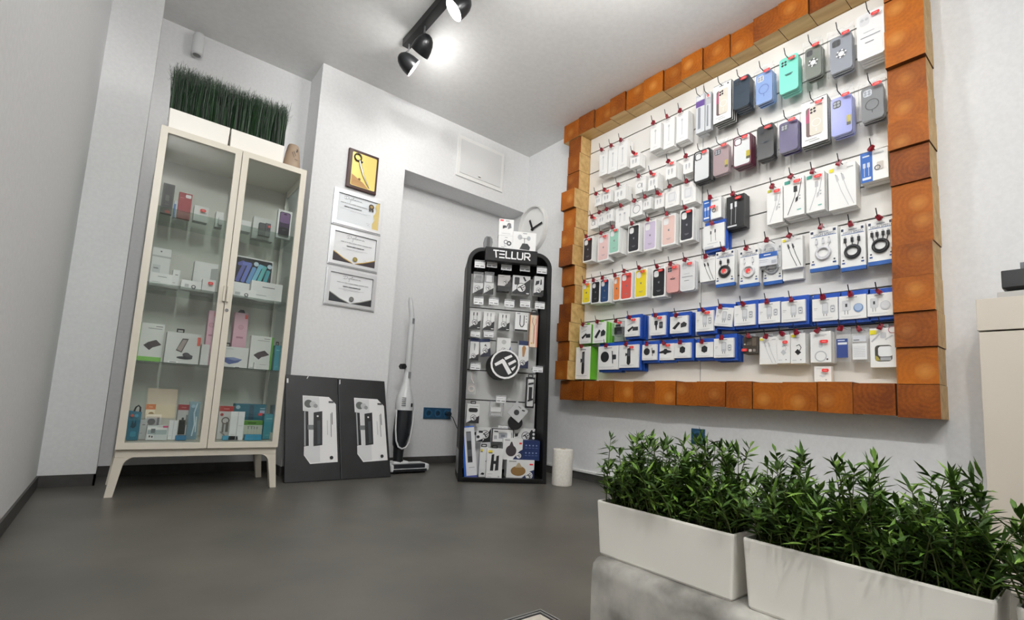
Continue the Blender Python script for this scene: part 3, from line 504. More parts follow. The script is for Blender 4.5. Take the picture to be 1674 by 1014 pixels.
# ---------------------------------------------------------------- measured tables (metres)
WALL=[
('A', 'slim', 'tall white charging cable box', 'box', {}, 2, 2.577, 2.3006, 2.2004, 0.0766, 0.185),
('A', 'slim', 'tall white charging cable box', 'box', {}, 2, 2.577, 2.2118, 2.1923, 0.0834, 0.1905),
('A', 'slim', 'tall white charging cable box', 'box', {}, 2, 2.577, 2.1254, 2.1919, 0.0825, 0.1988),
('A', 'slim', 'tall white charging cable box', 'box', {}, 3, 2.567, 1.8482, 2.2194, 0.0805, 0.177),
('A', 'slim', 'tall white charging cable box', 'box', {}, 2, 2.577, 1.754, 2.2007, 0.0788, 0.2005),
('A', 'slim', 'tall white charging cable box', 'box', {}, 2, 2.577, 1.6589, 2.2078, 0.0825, 0.1913),
('B', 'plug', 'small white adapter box', 'box', {}, 2, 2.577, 2.3363, 1.9805, 0.0643, 0.0817),
('B', 'plug', 'white adapter box with red sticker', 'box', {'st': 1}, 2, 2.577, 2.2586, 1.98, 0.0808, 0.0884),
('B', 'plug', 'white adapter box', 'box', {}, 2, 2.577, 2.1378, 1.9622, 0.0975, 0.1045),
('B', 'plug', 'small white box with red sticker', 'box', {'st': 1}, 2, 2.577, 2.0172, 2.1643, 0.0804, 0.0916),
('B', 'earbud', 'white earphone box', 'box', {}, 2, 2.577, 1.9644, 1.964, 0.0844, 0.1079),
('B', 'plug', 'white box with red sticker', 'box', {'st': 1}, 2, 2.577, 1.8672, 1.9569, 0.0753, 0.1054),
('B', 'plug', 'white adapter box with red sticker', 'box', {'st': 1}, 3, 2.567, 1.7276, 1.9799, 0.0741, 0.1062),
('B', 'plug', 'white adapter box', 'box', {}, 2, 2.577, 1.6124, 1.981, 0.0679, 0.1016),
('C', 'earbud', 'small white box with red sticker', 'box', {'st': 1}, 2, 2.577, 2.3701, 1.8159, 0.0715, 0.0813),
('C', 'plug', 'small white adapter box', 'box', {}, 2, 2.577, 2.2979, 1.8248, 0.068, 0.0861),
('C', 'plug', 'small white adapter box', 'box', {}, 2, 2.577, 2.2283, 1.8297, 0.0683, 0.0858),
('C', 'plug2', 'white twin adapter box', 'box', {}, 2, 2.577, 2.1086, 1.7702, 0.1233, 0.1369),
('C', 'ringbox', 'white box printed with a ring', 'box', {}, 2, 2.577, 1.9923, 1.8104, 0.0949, 0.098),
('C', 'plug', 'small white adapter box', 'box', {}, 2, 2.577, 1.9092, 1.8336, 0.0629, 0.0779),
('C', 'plug', 'white box with red sticker', 'box', {'st': 1}, 2, 2.577, 1.8146, 1.8161, 0.07, 0.0939),
('C', 'padbox', 'white charging pad box', 'box', {}, 2, 2.577, 1.7204, 1.7981, 0.1, 0.124),
('C', 'padbox', 'large white charger box', 'box', {}, 2, 2.577, 1.6077, 1.7872, 0.0987, 0.1314),
('D', 'casebox', 'boxed dark plum phone case', 'phone case', {'c': '2f2529', 'st': 1}, 2, 2.577, 2.4209, 1.5766, 0.0925, 0.184),
('D', 'casebox', 'boxed pale pink phone case', 'phone case', {'c': 'ecc9c6', 'st': 1}, 2, 2.577, 2.2732, 1.5545, 0.1025, 0.1966),
('D', 'casebox', 'boxed mint green phone case', 'phone case', {'c': '9fd0bd', 'st': 1}, 3, 2.567, 2.1675, 1.5851, 0.0916, 0.1803),
('D', 'casebox', 'boxed black phone case', 'phone case', {'c': '2a2b30'}, 2, 2.577, 2.0096, 1.5632, 0.0944, 0.1914),
('D', 'casebox', 'boxed lilac phone case', 'phone case', {'c': 'd3c6de'}, 2, 2.577, 1.8804, 1.5504, 0.0975, 0.1986),
('D', 'casebox', 'boxed blush phone case', 'phone case', {'c': 'eccbc2'}, 2, 2.577, 1.742, 1.5525, 0.1024, 0.1978),
('D', 'casebox', 'boxed charcoal phone case', 'phone case', {'c': '2c2c36', 'st': 1}, 2, 2.577, 1.6166, 1.5525, 0.092, 0.2024),
('E', 'casebox', 'boxed yellow phone case', 'phone case', {'c': 'efd82d', 'st': 1}, 2, 2.577, 2.4189, 1.2661, 0.0847, 0.1548),
('E', 'casebox', 'boxed black phone case', 'phone case', {'c': '27282b'}, 2, 2.577, 2.3306, 1.2538, 0.0814, 0.1643),
('E', 'casebox', 'boxed navy blue phone case', 'phone case', {'c': '2a4a78', 'st': 1}, 2, 2.577, 2.2475, 1.2487, 0.0815, 0.1728),
('E', 'casebox', 'boxed orange phone case', 'phone case', {'c': 'ee8a4a'}, 2, 2.577, 2.1395, 1.2491, 0.0586, 0.1725),
('E', 'casebox', 'boxed coral red phone case', 'phone case', {'c': 'dc5a50', 'st': 1}, 2, 2.577, 2.0592, 1.2469, 0.0976, 0.1914),
('E', 'casebox', 'boxed yellow phone case', 'phone case', {'c': 'f0d92c', 'st': 1}, 2, 2.577, 1.9413, 1.2449, 0.1003, 0.1937),
('E', 'casebox', 'boxed black phone case', 'phone case', {'c': '222328', 'st': 1}, 2, 2.577, 1.8062, 1.2319, 0.0987, 0.1901),
('E', 'barecase', 'unboxed pink phone case', 'phone case', {'c': 'e2a9a4', 'st': 1}, 2, 2.577, 1.7059, 1.2488, 0.0865, 0.1731),
('E', 'clearcase', 'clear phone case with dark red edge', 'phone case', {'c': 'd9dade', 'st': 1, 'rear': '4a1a22'}, 2, 2.577, 1.6058, 1.2454, 0.0988, 0.1827),
('F', 'cables', 'white box printed with black cables', 'cable box', {'c': '2b2b2d'}, 2, 2.577, 1.4786, 1.2819, 0.0944, 0.1404),
('F', 'coil', 'blister card with black coiled cable', 'cable', {'c': '26262a', 'disc': 1}, 2, 2.577, 1.3743, 1.2557, 0.1112, 0.1863),
('F', 'coil', 'blister card with white coiled cable', 'cable', {'c': 'e6e6e8', 'disc': 1}, 2, 2.577, 1.2391, 1.2336, 0.1048, 0.1876),
('F', 'cablebag', 'bag of white cable with blue strip', 'cable', {}, 1, 2.592, 1.1409, 1.3025, 0.1218, 0.1458),
('F', 'coil', 'grey coiled cable card', 'cable', {'c': 'a9abae', 'back': 1}, 1, 2.627, 1.1386, 1.2421, 0.0978, 0.1929),
('F', 'plainw', 'plain white box', 'box', {'back': 1}, 1, 2.627, 1.0377, 1.2317, 0.0992, 0.1187),
('F', 'cables', 'white box printed with grey cables', 'cable box', {'c': '4a4c50', 'yel': 1}, 1, 2.592, 1.0269, 1.2823, 0.0997, 0.1626),
('F', 'coil', 'large card with white coiled cable', 'cable', {'c': 'dedee2'}, 2, 2.577, 0.8801, 1.2593, 0.1226, 0.1923),
('F', 'coil', 'large card with black coiled cable', 'cable', {'c': '2b2c30'}, 2, 2.577, 0.7596, 1.2408, 0.1009, 0.1937),
('F', 'coil', 'large card with thick black cable', 'cable', {'c': '222326', 'four': 1}, 2, 2.577, 0.6526, 1.2484, 0.0988, 0.1867),
('G', 'penbox', 'slim silver box with purple top', 'box', {'c': '6a4f96'}, 2, 2.562, 1.5274, 2.2042, 0.0573, 0.2438),
('G', 'penbox', 'slim grey box with red sticker', 'box', {'c': 'b9bcc2', 'st': 1}, 1, 2.562, 1.4757, 2.2013, 0.0352, 0.2358),
('G', 'whitecard', 'white card box showing cream phone case', 'phone case', {}, 4, 2.552, 1.3837, 2.2119, 0.1092, 0.2315),
('G', 'barecase', 'dark navy phone case', 'phone case', {'c': '34414f', 'st': 1}, 4, 2.552, 1.2712, 2.2455, 0.0925, 0.1817),
('G', 'bagcase', 'bagged sky blue phone case with ring', 'phone case', {'c': '7f9fd6', 'mag': '4f6fb4', 'st': 1}, 3, 2.552, 1.1482, 2.2075, 0.1089, 0.2045),
('G', 'barecase', 'mint turquoise phone case', 'phone case', {'c': '7fdcc8', 'st': 1}, 3, 2.552, 1.0201, 2.2176, 0.0936, 0.1978),
('G', 'bagcase', 'bagged grey green phone case', 'phone case', {'c': '70776c', 'mag': '3d423c', 'st': 1, 'wm': 1}, 3, 2.552, 0.9065, 2.2327, 0.091, 0.1912),
('G', 'bagcase', 'clear packed grey phone case', 'phone case', {'c': '8f949e', 'mag': '5a5e66', 'st': 1, 'wm': 1}, 3, 2.552, 0.7833, 2.2014, 0.1171, 0.2142),
('G', 'clearcase', 'clear white phone case', 'phone case', {'c': 'd6d7d9', 'st': 1}, 4, 2.552, 0.6615, 2.2163, 0.1088, 0.2293),
('H', 'frameclear', 'clear phone case with black frame', 'phone case', {'c': '1f2124', 'st': 1}, 3, 2.552, 1.5069, 1.887, 0.1057, 0.1951),
('H', 'bagcase', 'bagged rosy clear phone case', 'phone case', {'c': 'a98f92', 'st': 1, 'yt': 1}, 2, 2.562, 1.3963, 1.8898, 0.1194, 0.1946),
('H', 'frameclear', 'clear phone case with maroon frame', 'phone case', {'c': '5a1d33', 'st': 1, 'yt': 1}, 3, 2.552, 1.267, 1.8964, 0.1034, 0.1811),
('H', 'barecase', 'glossy black phone case', 'phone case', {'c': '2b2d2f', 'st': 1}, 3, 2.552, 1.1406, 1.8961, 0.0883, 0.188),
('H', 'bagcase', 'clear packed deep purple phone case', 'phone case', {'c': '46396f', 'st': 1}, 3, 2.552, 1.026, 1.886, 0.1128, 0.1879),
('H', 'whitecard', 'white card box showing cream phone case', 'phone case', {'st': 1}, 3, 2.552, 0.9032, 1.8863, 0.118, 0.232),
('H', 'bagcase', 'bagged periwinkle phone case', 'phone case', {'c': '9aa2e0', 'st': 1, 'yt': 1}, 3, 2.552, 0.7873, 1.8774, 0.1091, 0.2231),
('H', 'bagcase', 'packed dark grey phone case with ring', 'phone case', {'c': '77797c', 'mag': '2f3033', 'st': 1}, 3, 2.552, 0.6635, 1.9007, 0.1072, 0.1895),
('I', 'bluecable', 'blue and white cable adapter box', 'box', {'st': 1}, 2, 2.577, 1.4541, 1.6466, 0.1139, 0.1236),
('I', 'blackcable', 'black box with silver cable', 'cable box', {'st': 1}, 2, 2.577, 1.3164, 1.5628, 0.1036, 0.1873),
('I', 'wcable', 'white box with thin white cable', 'cable box', {'c': 'c9cacc', 'yel': 1, 'st': 1}, 2, 2.577, 1.1047, 1.5328, 0.0806, 0.1935),
('I', 'wcable', 'white box with black cable', 'cable box', {'c': '1f2022', 'teal': 1, 'st': 1}, 3, 2.567, 1.0073, 1.5446, 0.0976, 0.2001),
('I', 'wcable', 'white box with white cable', 'cable box', {'c': 'b9babd', 'teal': 1, 'st': 1}, 3, 2.567, 0.9091, 1.542, 0.0828, 0.1966),
('I', 'cables', 'large white box with pale cables', 'cable box', {'c': 'c6c7ca', 'yel': 1}, 2, 2.577, 0.7974, 1.5304, 0.1148, 0.2146),
('I', 'bluecable', 'blue and white cable box', 'box', {}, 2, 2.577, 0.6682, 1.6249, 0.1062, 0.1439),
('F', 'bluewhite', 'white cable box on blue card', 'cable box', {}, 2, 2.577, 1.4415, 1.4728, 0.1269, 0.1396),
('J', 'green', 'white and green holder box', 'box', {'p': 'stick'}, 2, 2.577, 2.4145, 0.9722, 0.1135, 0.1338),
('J', 'green', 'white and green charger box', 'box', {'p': 'stick2'}, 3, 2.567, 2.2718, 0.9677, 0.1238, 0.1446),
('J', 'clam', 'black device in clear clamshell', 'accessory pack', {'st': 1}, 2, 2.577, 2.1173, 1.0117, 0.1044, 0.0933),
('J', 'blue', 'car charger on blue card', 'charger', {'p': 'stick', 'st': 1}, 3, 2.567, 1.9973, 0.9956, 0.1138, 0.1198),
('J', 'blue', 'car charger pair on blue card', 'charger', {'p': 'twin', 'st': 1}, 2, 2.577, 1.8075, 0.9921, 0.1108, 0.12),
('J', 'blue', 'black charger on blue card', 'charger', {'p': 'stick2'}, 2, 2.577, 1.6586, 0.9942, 0.1213, 0.1031),
('J', 'blue', 'white wall charger on blue card', 'charger', {'p': 'plug', 'st': 1}, 2, 2.577, 1.4931, 0.9933, 0.1108, 0.117),
('J', 'blue', 'white wall charger on tilted blue card', 'charger', {'p': 'plug', 'tilt': 8}, 2, 2.577, 1.3842, 1.0128, 0.1028, 0.1043),
('J', 'blue', 'white wall charger on blue card', 'charger', {'p': 'plug'}, 2, 2.577, 1.2629, 1.0076, 0.1139, 0.1111),
('J', 'blue', 'white wall charger on blue card', 'charger', {'p': 'plug'}, 2, 2.577, 1.1353, 1.0077, 0.1096, 0.1091),
('J', 'blue', 'white wall charger on blue card', 'charger', {'p': 'plug'}, 3, 2.567, 1.0151, 1.0041, 0.1117, 0.1061),
('J', 'blue', 'white wall charger on blue card', 'charger', {'p': 'plug'}, 2, 2.577, 0.8787, 0.9979, 0.1092, 0.1077),
('J', 'blue', 'white charger with blue disc on card', 'charger', {'p': 'plugdisc'}, 2, 2.577, 0.7662, 0.9959, 0.1087, 0.1095),
('J', 'blue', 'white charger with clear disc on card', 'charger', {'p': 'plugdisc2'}, 2, 2.577, 0.6625, 0.9997, 0.0939, 0.1012),
('K', 'green', 'big white and green holder box', 'box', {'p': 'holder', 'dep': 0.075}, 1, 2.577, 2.4263, 0.7171, 0.1429, 0.2314),
('K', 'blue', 'round black mount on blue card', 'phone mount', {'p': 'mount'}, 2, 2.577, 2.1956, 0.7828, 0.1786, 0.1603),
('K', 'blue', 'black phone holder on blue card', 'phone mount', {'p': 'holder', 'st': 1}, 3, 2.567, 2.0169, 0.792, 0.1549, 0.1492),
('K', 'blue', 'small round mount on blue card', 'phone mount', {'p': 'mount'}, 2, 2.577, 1.8646, 0.8381, 0.1078, 0.0977),
('K', 'blue', 'black vent mount in white box', 'phone mount', {'p': 'wing', 'st': 1}, 1, 2.592, 1.7577, 0.8365, 0.1235, 0.1008),
('K', 'blue', 'black magnet mount on blue card', 'phone mount', {'p': 'hex'}, 2, 2.577, 1.6319, 0.8443, 0.1088, 0.089),
('K', 'blue', 'black magnet mount on blue card', 'phone mount', {'p': 'hex'}, 2, 2.577, 1.4919, 0.8434, 0.1085, 0.0856),
('K', 'blue', 'white charger with cable on blue card', 'charger', {'p': 'plug'}, 3, 2.567, 1.3728, 0.8372, 0.1143, 0.1064),
('K', 'dark', 'dark brown device box with red sticker', 'box', {'st': 1}, 2, 2.577, 1.2326, 0.8548, 0.0789, 0.0886),
('K', 'cables', 'white earphone box', 'box', {'c': 'cfd0d3', 'yel': 1}, 1, 2.592, 1.1458, 0.797, 0.0915, 0.1411),
('K', 'adapt', 'white adapter box with red sticker', 'box', {'c': 'c9ccd0', 'st': 1}, 2, 2.577, 1.0657, 0.7995, 0.0625, 0.1435),
('K', 'adapt', 'white adapter box with black adapter', 'box', {'c': '232427', 'yel': 1}, 2, 2.577, 0.9987, 0.7966, 0.0675, 0.1493),
('K', 'watch', 'white watch charger box', 'box', {'st': 1}, 2, 2.577, 0.8989, 0.7989, 0.0891, 0.1478),
('K', 'bagblue', 'blue and clear accessory bag', 'accessory pack', {}, 1, 2.592, 0.8117, 0.8027, 0.0641, 0.1506),
('K', 'bagwhite', 'white leaflet in clear bag', 'accessory pack', {}, 1, 2.592, 0.7432, 0.7984, 0.0675, 0.1463),
('K', 'windowbox', 'white box with window and white charger', 'charger', {'yel': 1}, 1, 2.592, 0.658, 0.7732, 0.0989, 0.1742),
('L', 'adapt', 'small white box with red sticker', 'box', {'c': 'dcdde0', 'st': 1}, 1, 2.592, 0.8973, 0.7016, 0.074, 0.0723),
]
CABINET=[
('phonebox', 'phone_box', 'dark grey phone box at left of the top glass shelf', 'box', {'c': '4d4a49', 'edge': 1}, 0.0941, 3.06, 1.403, 0.0495, 0.1591, 0.03),
('plainbox', 'slim_box', 'slim blue and white box between dark box and red box', 'box', {'c': 'dfe3ea', 'band': '5c86c4'}, 0.1354, 3.1, 1.403, 0.019, 0.0909, 0.03),
('redbox', 'red_box', 'red phone box with white tag on the top glass shelf', 'box', {'c': 'a3202c'}, 0.171, 3.09, 1.403, 0.059, 0.1419, 0.025),
('plainbox', 'small_box', 'white box with red sticker behind top left glass', 'box', {'c': 'e6e6e4', 'st': 1}, 0.2465, 3.07, 1.403, 0.0664, 0.0846, 0.05),
('plainbox', 'small_box', 'plain white box beside the door stile, top shelf', 'box', {'c': 'e4e4e2'}, 0.3364, 3.1, 1.403, 0.0359, 0.0882, 0.05),
('earcase', 'earbud_case', 'dark grey rounded earbud case by the left door stile', 'earbud case', {'c': '3a3a3c'}, 0.3389, 3.04, 1.403, 0.0218, 0.0476, 0.03),
('plainbox', 'small_box', 'low white box under black earbud case, right top shelf', 'box', {'c': 'e8e8e6'}, 0.4586, 3.06, 1.403, 0.0594, 0.0624, 0.06),
('plainbox', 'wide_box', 'wide white box behind grey bands, right top shelf', 'box', {'c': 'dddedc', 'txt': 1}, 0.5713, 3.16, 1.403, 0.1134, 0.1334, 0.05),
('plainbox', 'band_box', 'left dark grey watch band box on top shelf', 'watch band', {'c': '55565a'}, 0.5465, 3.06, 1.403, 0.0306, 0.0732, 0.03),
('plainbox', 'band_box', 'right dark grey watch band box with red sticker', 'watch band', {'c': '606166', 'st': 1}, 0.5768, 3.06, 1.403, 0.0274, 0.0781, 0.03),
('purplephone', 'phone_box', 'white box showing purple phone at right of top shelf', 'phone box', {}, 0.6536, 3.03, 1.403, 0.0749, 0.1694, 0.03),
('hangbox', 'cable_box', 'tall white hanging box at back of middle shelf', 'box', {'c': 'e9e9e8'}, 0.1074, 3.2, 1.018, 0.0825, 0.2311, 0.03),
('plainbox', 'white_box', 'lower white box of two stacked at middle shelf left', 'box', {'c': 'efefee', 'txt': 1}, 0.1114, 3.05, 1.018, 0.0934, 0.0691, 0.07),
('plainbox', 'white_box', 'narrow white box right of the stacked pair', 'box', {'c': 'e6e6e5', 'txt': 1}, 0.1734, 3.06, 1.018, 0.0309, 0.1011, 0.05),
('plugbox', 'adapter_box', 'low white plug box on middle shelf left', 'box', {}, 0.2416, 3.03, 1.018, 0.0892, 0.0522, 0.05),
('openbox', 'white_box', 'large white box with grey corner behind plug box', 'box', {'c': 'e3e3e2'}, 0.3101, 3.16, 1.018, 0.1113, 0.1884, 0.06),
('plainbox', 'white_box', 'small white box with red sticker beside left door stile', 'box', {'c': 'ececeb', 'st': 1}, 0.3188, 3.03, 1.018, 0.0598, 0.0745, 0.05),
('mini', 'tablet_box', 'tablet box with colourful rounded lettering on middle shelf', 'tablet box', {}, 0.5446, 3.15, 1.018, 0.1976, 0.265, 0.05),
('plainbox', 'white_box', 'white box in front of tablet box, left side', 'box', {'c': 'efefee'}, 0.4814, 3.1, 1.018, 0.0985, 0.1001, 0.04),
('plugbox', 'adapter_box', 'low white plug box below the tablet box', 'box', {}, 0.4834, 3.02, 1.018, 0.1268, 0.051, 0.05),
('plainbox', 'white_box', 'wide white box with small text under tablet box', 'box', {'c': 'e9e9e8', 'txt': 1}, 0.605, 3.05, 1.018, 0.1633, 0.1161, 0.05),
('powerbank', 'power_bank_box', 'green and white power bank box at lower shelf left', 'box', {}, 0.1087, 3.08, 0.634, 0.096, 0.1956, 0.05),
('phonestand', 'stand_box', 'white box picturing a phone on a charging stand', 'box', {'st': 1}, 0.2424, 3.05, 0.634, 0.1483, 0.1612, 0.07),
('pinkbox', 'pink_box', 'tall pink box half hidden by left door stile', 'box', {}, 0.3663, 3.14, 0.634, 0.0355, 0.3086, 0.06),
('plainbox', 'white_box', 'narrow white box in front of half hidden pink box', 'box', {'c': 'dfe0de'}, 0.3413, 3.04, 0.634, 0.0358, 0.1118, 0.06),
('bluepad', 'charger_box', 'white box picturing a blue charging pad', 'box', {}, 0.4851, 3.05, 0.634, 0.1279, 0.1138, 0.08),
('pinkbox', 'pink_box', 'tall pink box behind blue pad box, right door', 'box', {'full': 1}, 0.5129, 3.16, 0.634, 0.0695, 0.3206, 0.06),
('powerbank', 'power_bank_box', 'white power bank box with green side, right door', 'box', {'right': 1}, 0.6094, 3.06, 0.634, 0.1053, 0.1899, 0.05),
('plainbox', 'price_card', 'small white card box in front of right power bank', 'box', {'c': 'e3e3e0', 'txt': 1}, 0.6119, 3.0, 0.634, 0.0769, 0.0366, 0.02),
('tealbox', 'teal_box', 'teal box with hanger beside right cabinet edge', 'box', {'hang': 1}, 0.6959, 3.04, 0.634, 0.0309, 0.1456, 0.06),
('tealbag', 'gift_bag', 'teal bag with black handle at bottom left', 'bag', {}, 0.0831, 3.03, 0.248, 0.0519, 0.1408, 0.06),
('redtop', 'hanging_box', 'white box with red top behind bottom left boxes', 'box', {}, 0.1474, 3.16, 0.248, 0.0398, 0.1711, 0.05),
('plainbox', 'white_box', 'grey white box right of the teal bag', 'box', {'c': 'cfd0cf', 'txt': 1}, 0.1229, 3.07, 0.248, 0.0284, 0.097, 0.05),
('clampic', 'gadget_box', 'white gadget box with grey pictures, bottom left', 'box', {}, 0.1609, 3.1, 0.248, 0.0655, 0.1219, 0.04),
('clampic2', 'gadget_box', 'low white gadget box with code label, bottom left', 'box', {}, 0.1795, 3.02, 0.248, 0.0856, 0.071, 0.05),
('leaflet', 'leaflet', 'white folded leaflets standing beside red topped box', 'leaflet', {}, 0.2442, 3.04, 0.248, 0.0357, 0.0975, 0.02),
('redtop', 'hanging_box', 'white box with red top and dark picture', 'box', {'pic': 1}, 0.2859, 3.1, 0.248, 0.0507, 0.1761, 0.05),
('plainbox', 'blue_box', 'flat blue box at bottom of left door', 'box', {'c': '2d7fae'}, 0.2805, 3.01, 0.248, 0.0445, 0.022, 0.05),
('clearblue', 'clear_pack', 'pale blue clear pack beside left door stile', 'pack', {}, 0.3283, 3.05, 0.248, 0.0463, 0.1947, 0.03),
('plainbox', 'blue_box', 'small dull blue box at left of right door', 'box', {'c': '6f8ea6'}, 0.4399, 3.1, 0.248, 0.0238, 0.0504, 0.05),
('redtop', 'headphone_box', 'white box with red top picturing headphones', 'box', {'phones': 1}, 0.4751, 3.05, 0.248, 0.067, 0.1774, 0.05),
('leaflet', 'leaflet', 'white folded leaflets in front of big teal box', 'leaflet', {'short': 1}, 0.5237, 3.0, 0.248, 0.0666, 0.1519, 0.012),
('bigteal', 'teal_box', 'big teal box with hanging grip, bottom right', 'box', {'st': 1}, 0.6088, 3.14, 0.248, 0.1619, 0.189, 0.06),
('greentop', 'cable_box', 'green topped white box in front of big teal box', 'box', {}, 0.6061, 3.05, 0.248, 0.1088, 0.1021, 0.03),
('plainbox', 'blue_box', 'left flat light blue box at bottom right', 'box', {'c': '4fa3c4', 'txt': 1}, 0.4995, 3.0, 0.248, 0.0715, 0.0225, 0.02),
('plainbox', 'blue_box', 'right flat light blue box at bottom right', 'box', {'c': '3d9cc2', 'txt': 1}, 0.6074, 2.985, 0.248, 0.0809, 0.0295, 0.04),
('tealbox', 'teal_box', 'teal box beside right cabinet edge, bottom', 'box', {}, 0.6896, 3.04, 0.248, 0.0507, 0.1395, 0.06),
]
STAND=[
('teclam', 'clear pack with black gadget, first in stand top row', 'accessory pack', {}, 0.08, 0.0576, 1.2564, 0.07, 0.1553, 0.03),
('teclam', 'clear pack with white foil, second in stand top row', 'accessory pack', {'w': 1}, 0.08, 0.1329, 1.2632, 0.0675, 0.1559, 0.03),
('tedark', 'grey box with dark bottom, third in stand top row', 'box', {}, 0.08, 0.2369, 1.2921, 0.0866, 0.1141, 0.06),
('techarge', 'wide box with black chargers, fourth in stand top row', 'charger', {}, 0.06, 0.3578, 1.2752, 0.124, 0.1325, 0.06),
('techarge', 'narrow box with black gadget, fifth in stand top row', 'charger', {'n': 1}, 0.06, 0.4824, 1.2793, 0.07, 0.1364, 0.05),
('tecable', 'cable box with black plugs, first in stand middle row', 'cable box', {'c': '2a2a2c'}, 0.08, 0.0528, 1.0118, 0.0768, 0.1242, 0.05),
('tecable', 'cable box with grey plugs, second in stand middle row', 'cable box', {'c': '8e9092'}, 0.08, 0.1478, 1.0107, 0.0776, 0.1282, 0.05),
('tecable', 'cable box with dark cords, third in stand middle row', 'cable box', {'c': '4c4c4e'}, 0.08, 0.2539, 1.0154, 0.0784, 0.1198, 0.05),
('uloop', 'white box with black loop cable on stand', 'cable box', {}, 0.08, 0.3759, 1.0198, 0.0896, 0.1343, 0.05),
('orange', 'tall orange and cream cable box on stand', 'cable box', {}, 0.07, 0.4633, 0.9138, 0.0575, 0.2437, 0.03),
('tebulb', 'slim box with blue header at left of stand', 'box', {}, 0.08, 0.0606, 0.7949, 0.0616, 0.1533, 0.04),
('techarge2', 'grey box with blue header beside slim blue headed box', 'box', {'tilt': -6}, 0.08, 0.1404, 0.8266, 0.0696, 0.1212, 0.04),
('tewhite', 'white box with blue corner behind the round sign', 'box', {}, 0.1, 0.2641, 0.8226, 0.0971, 0.1433, 0.05),
('tebulb', 'white box with amber bulb and blue header', 'box', {'amber': 1}, 0.08, 0.4027, 0.7628, 0.0723, 0.1908, 0.05),
('earpack', 'clear pack with pale earphones on stand left', 'earphones', {}, 0.08, 0.0568, 0.5659, 0.0684, 0.152, 0.02),
('blackclam', 'black framed clamshell with strap on stand right', 'accessory pack', {}, 0.06, 0.4601, 0.4935, 0.0575, 0.2102, 0.03),
('teoval', 'white box with black oval on stand left', 'box', {}, 0.07, 0.0776, 0.3741, 0.0849, 0.1267, 0.05),
('clearcube', 'clear plastic pack of small parts on stand', 'accessory pack', {}, 0.08, 0.2391, 0.4246, 0.0925, 0.1031, 0.06),
('mount2', 'tilted white card with black round mount', 'phone mount', {'tilt': 38}, 0.07, 0.3505, 0.4216, 0.1047, 0.1048, 0.012),
('bluetall', 'tall blue edged box leaning at left of stand tray', 'box', {'tilt': -7, 'bin': 1}, 0.03, 0.0858, 0.0205, 0.0832, 0.3351, 0.025),
('tewide', 'white box with round emblem behind tall blue box', 'box', {'bin': 1}, 0.16, 0.1437, 0.0205, 0.154, 0.3238, 0.05),
('lcd', 'white box with grey display picture on stand', 'box', {}, 0.1, 0.2923, 0.2494, 0.1507, 0.096, 0.06),
('tewide2', 'white box with emblem and three dots on stand', 'box', {}, 0.14, 0.4502, 0.2766, 0.1492, 0.0732, 0.05),
('diffuser', 'white and blue box with dark diffuser', 'diffuser box', {'c': '40383c', 'blue': 1}, 0.06, 0.3588, 0.1434, 0.1342, 0.1419, 0.09),
('diffuser', 'white box with brown diffuser', 'diffuser box', {'c': '8f6d3c', 'bin': 1}, 0.05, 0.4166, 0.0205, 0.1881, 0.1259, 0.1),
('baseus', 'white box with yellow mark behind front white box', 'box', {'bin': 1}, 0.05, 0.165, 0.0205, 0.0539, 0.1999, 0.03),
('baseus', 'front white box with black grip picture', 'box', {'grip': 1, 'bin': 1}, 0.01, 0.2335, 0.0205, 0.1053, 0.1981, 0.03),
('smallte', 'small white box with black spot on stand', 'box', {}, 0.06, 0.1299, 0.2553, 0.0455, 0.0684, 0.03),
]
TAGS=[(0.0573, 1.4276, 0.072, 0.0533), (0.1401, 1.4384, 0.0716, 0.0484), (0.2413, 1.428, 0.0733, 0.0512), (0.3717, 1.4331, 0.0717, 0.0541), (0.492, 1.4294, 0.0725, 0.0518), (0.0632, 1.173, 0.0665, 0.0549), (0.1675, 1.1795, 0.0672, 0.0502), (0.2764, 1.1738, 0.0689, 0.0529), (0.386, 1.1832, 0.0712, 0.0507), (0.4901, 1.1794, 0.0693, 0.051), (0.0567, 0.9512, 0.0635, 0.0418), (0.1463, 0.9555, 0.0665, 0.0445), (0.0705, 0.7295, 0.068, 0.0485), (0.4982, 0.7395, 0.0709, 0.0446), (0.256, 0.5196, 0.0663, 0.0507), (0.2802, 0.35, 0.0636, 0.0215)]
# ---------------------------------------------------------------- wood block frame and slat panel
PY0, PY1, PZ0, PZ1 = .606, 2.51, .708, 2.588
fm = thing('block_frame', 'frame of orange stained wooden blocks around the wall display', 'frame', (CX, 1.558, 0), -PI/2)
def wl(y): return 1.558-y           # local x on the right wall
rb = random.Random(21)
def block(y0, y1, z0, z1, d, col):
    cy, cz = wl((y0+y1)/2), (z0+z1)/2; ox, oz = rb.uniform(-.04, .04), rb.uniform(-.04, .04); hw, hh = abs(y1-y0)/2-.0012, (z1-z0)/2-.0012
    b = MB(); o = Vector((-ox, 0, -oz))
    v = [(-hw-ox, 0, -hh-oz), (hw-ox, 0, -hh-oz), (hw-ox, d, -hh-oz), (-hw-ox, d, -hh-oz), (-hw-ox, 0, hh-oz), (hw-ox, 0, hh-oz), (hw-ox, d, hh-oz), (-hw-ox, d, hh-oz)]
    b.mesh(v, [(0, 1, 5, 4)], WOODE); b.mesh(v, [(3, 2, 1, 0), (4, 5, 6, 7)], STAIN if col else PINE); b.mesh(v, [(1, 2, 6, 5), (3, 0, 4, 7)], PINE if col else STAIN); b.mesh(v, [(2, 3, 7, 6)], PINE)
    b.build('wood_block', fm, bevel=.0028, loc=(cy+ox, -d, cz+oz))
LZ = [2.585, 2.447, 2.302, 2.153, 2.004, 1.851, 1.714, 1.563, 1.415, 1.275, 1.130, .990, .848, .709]
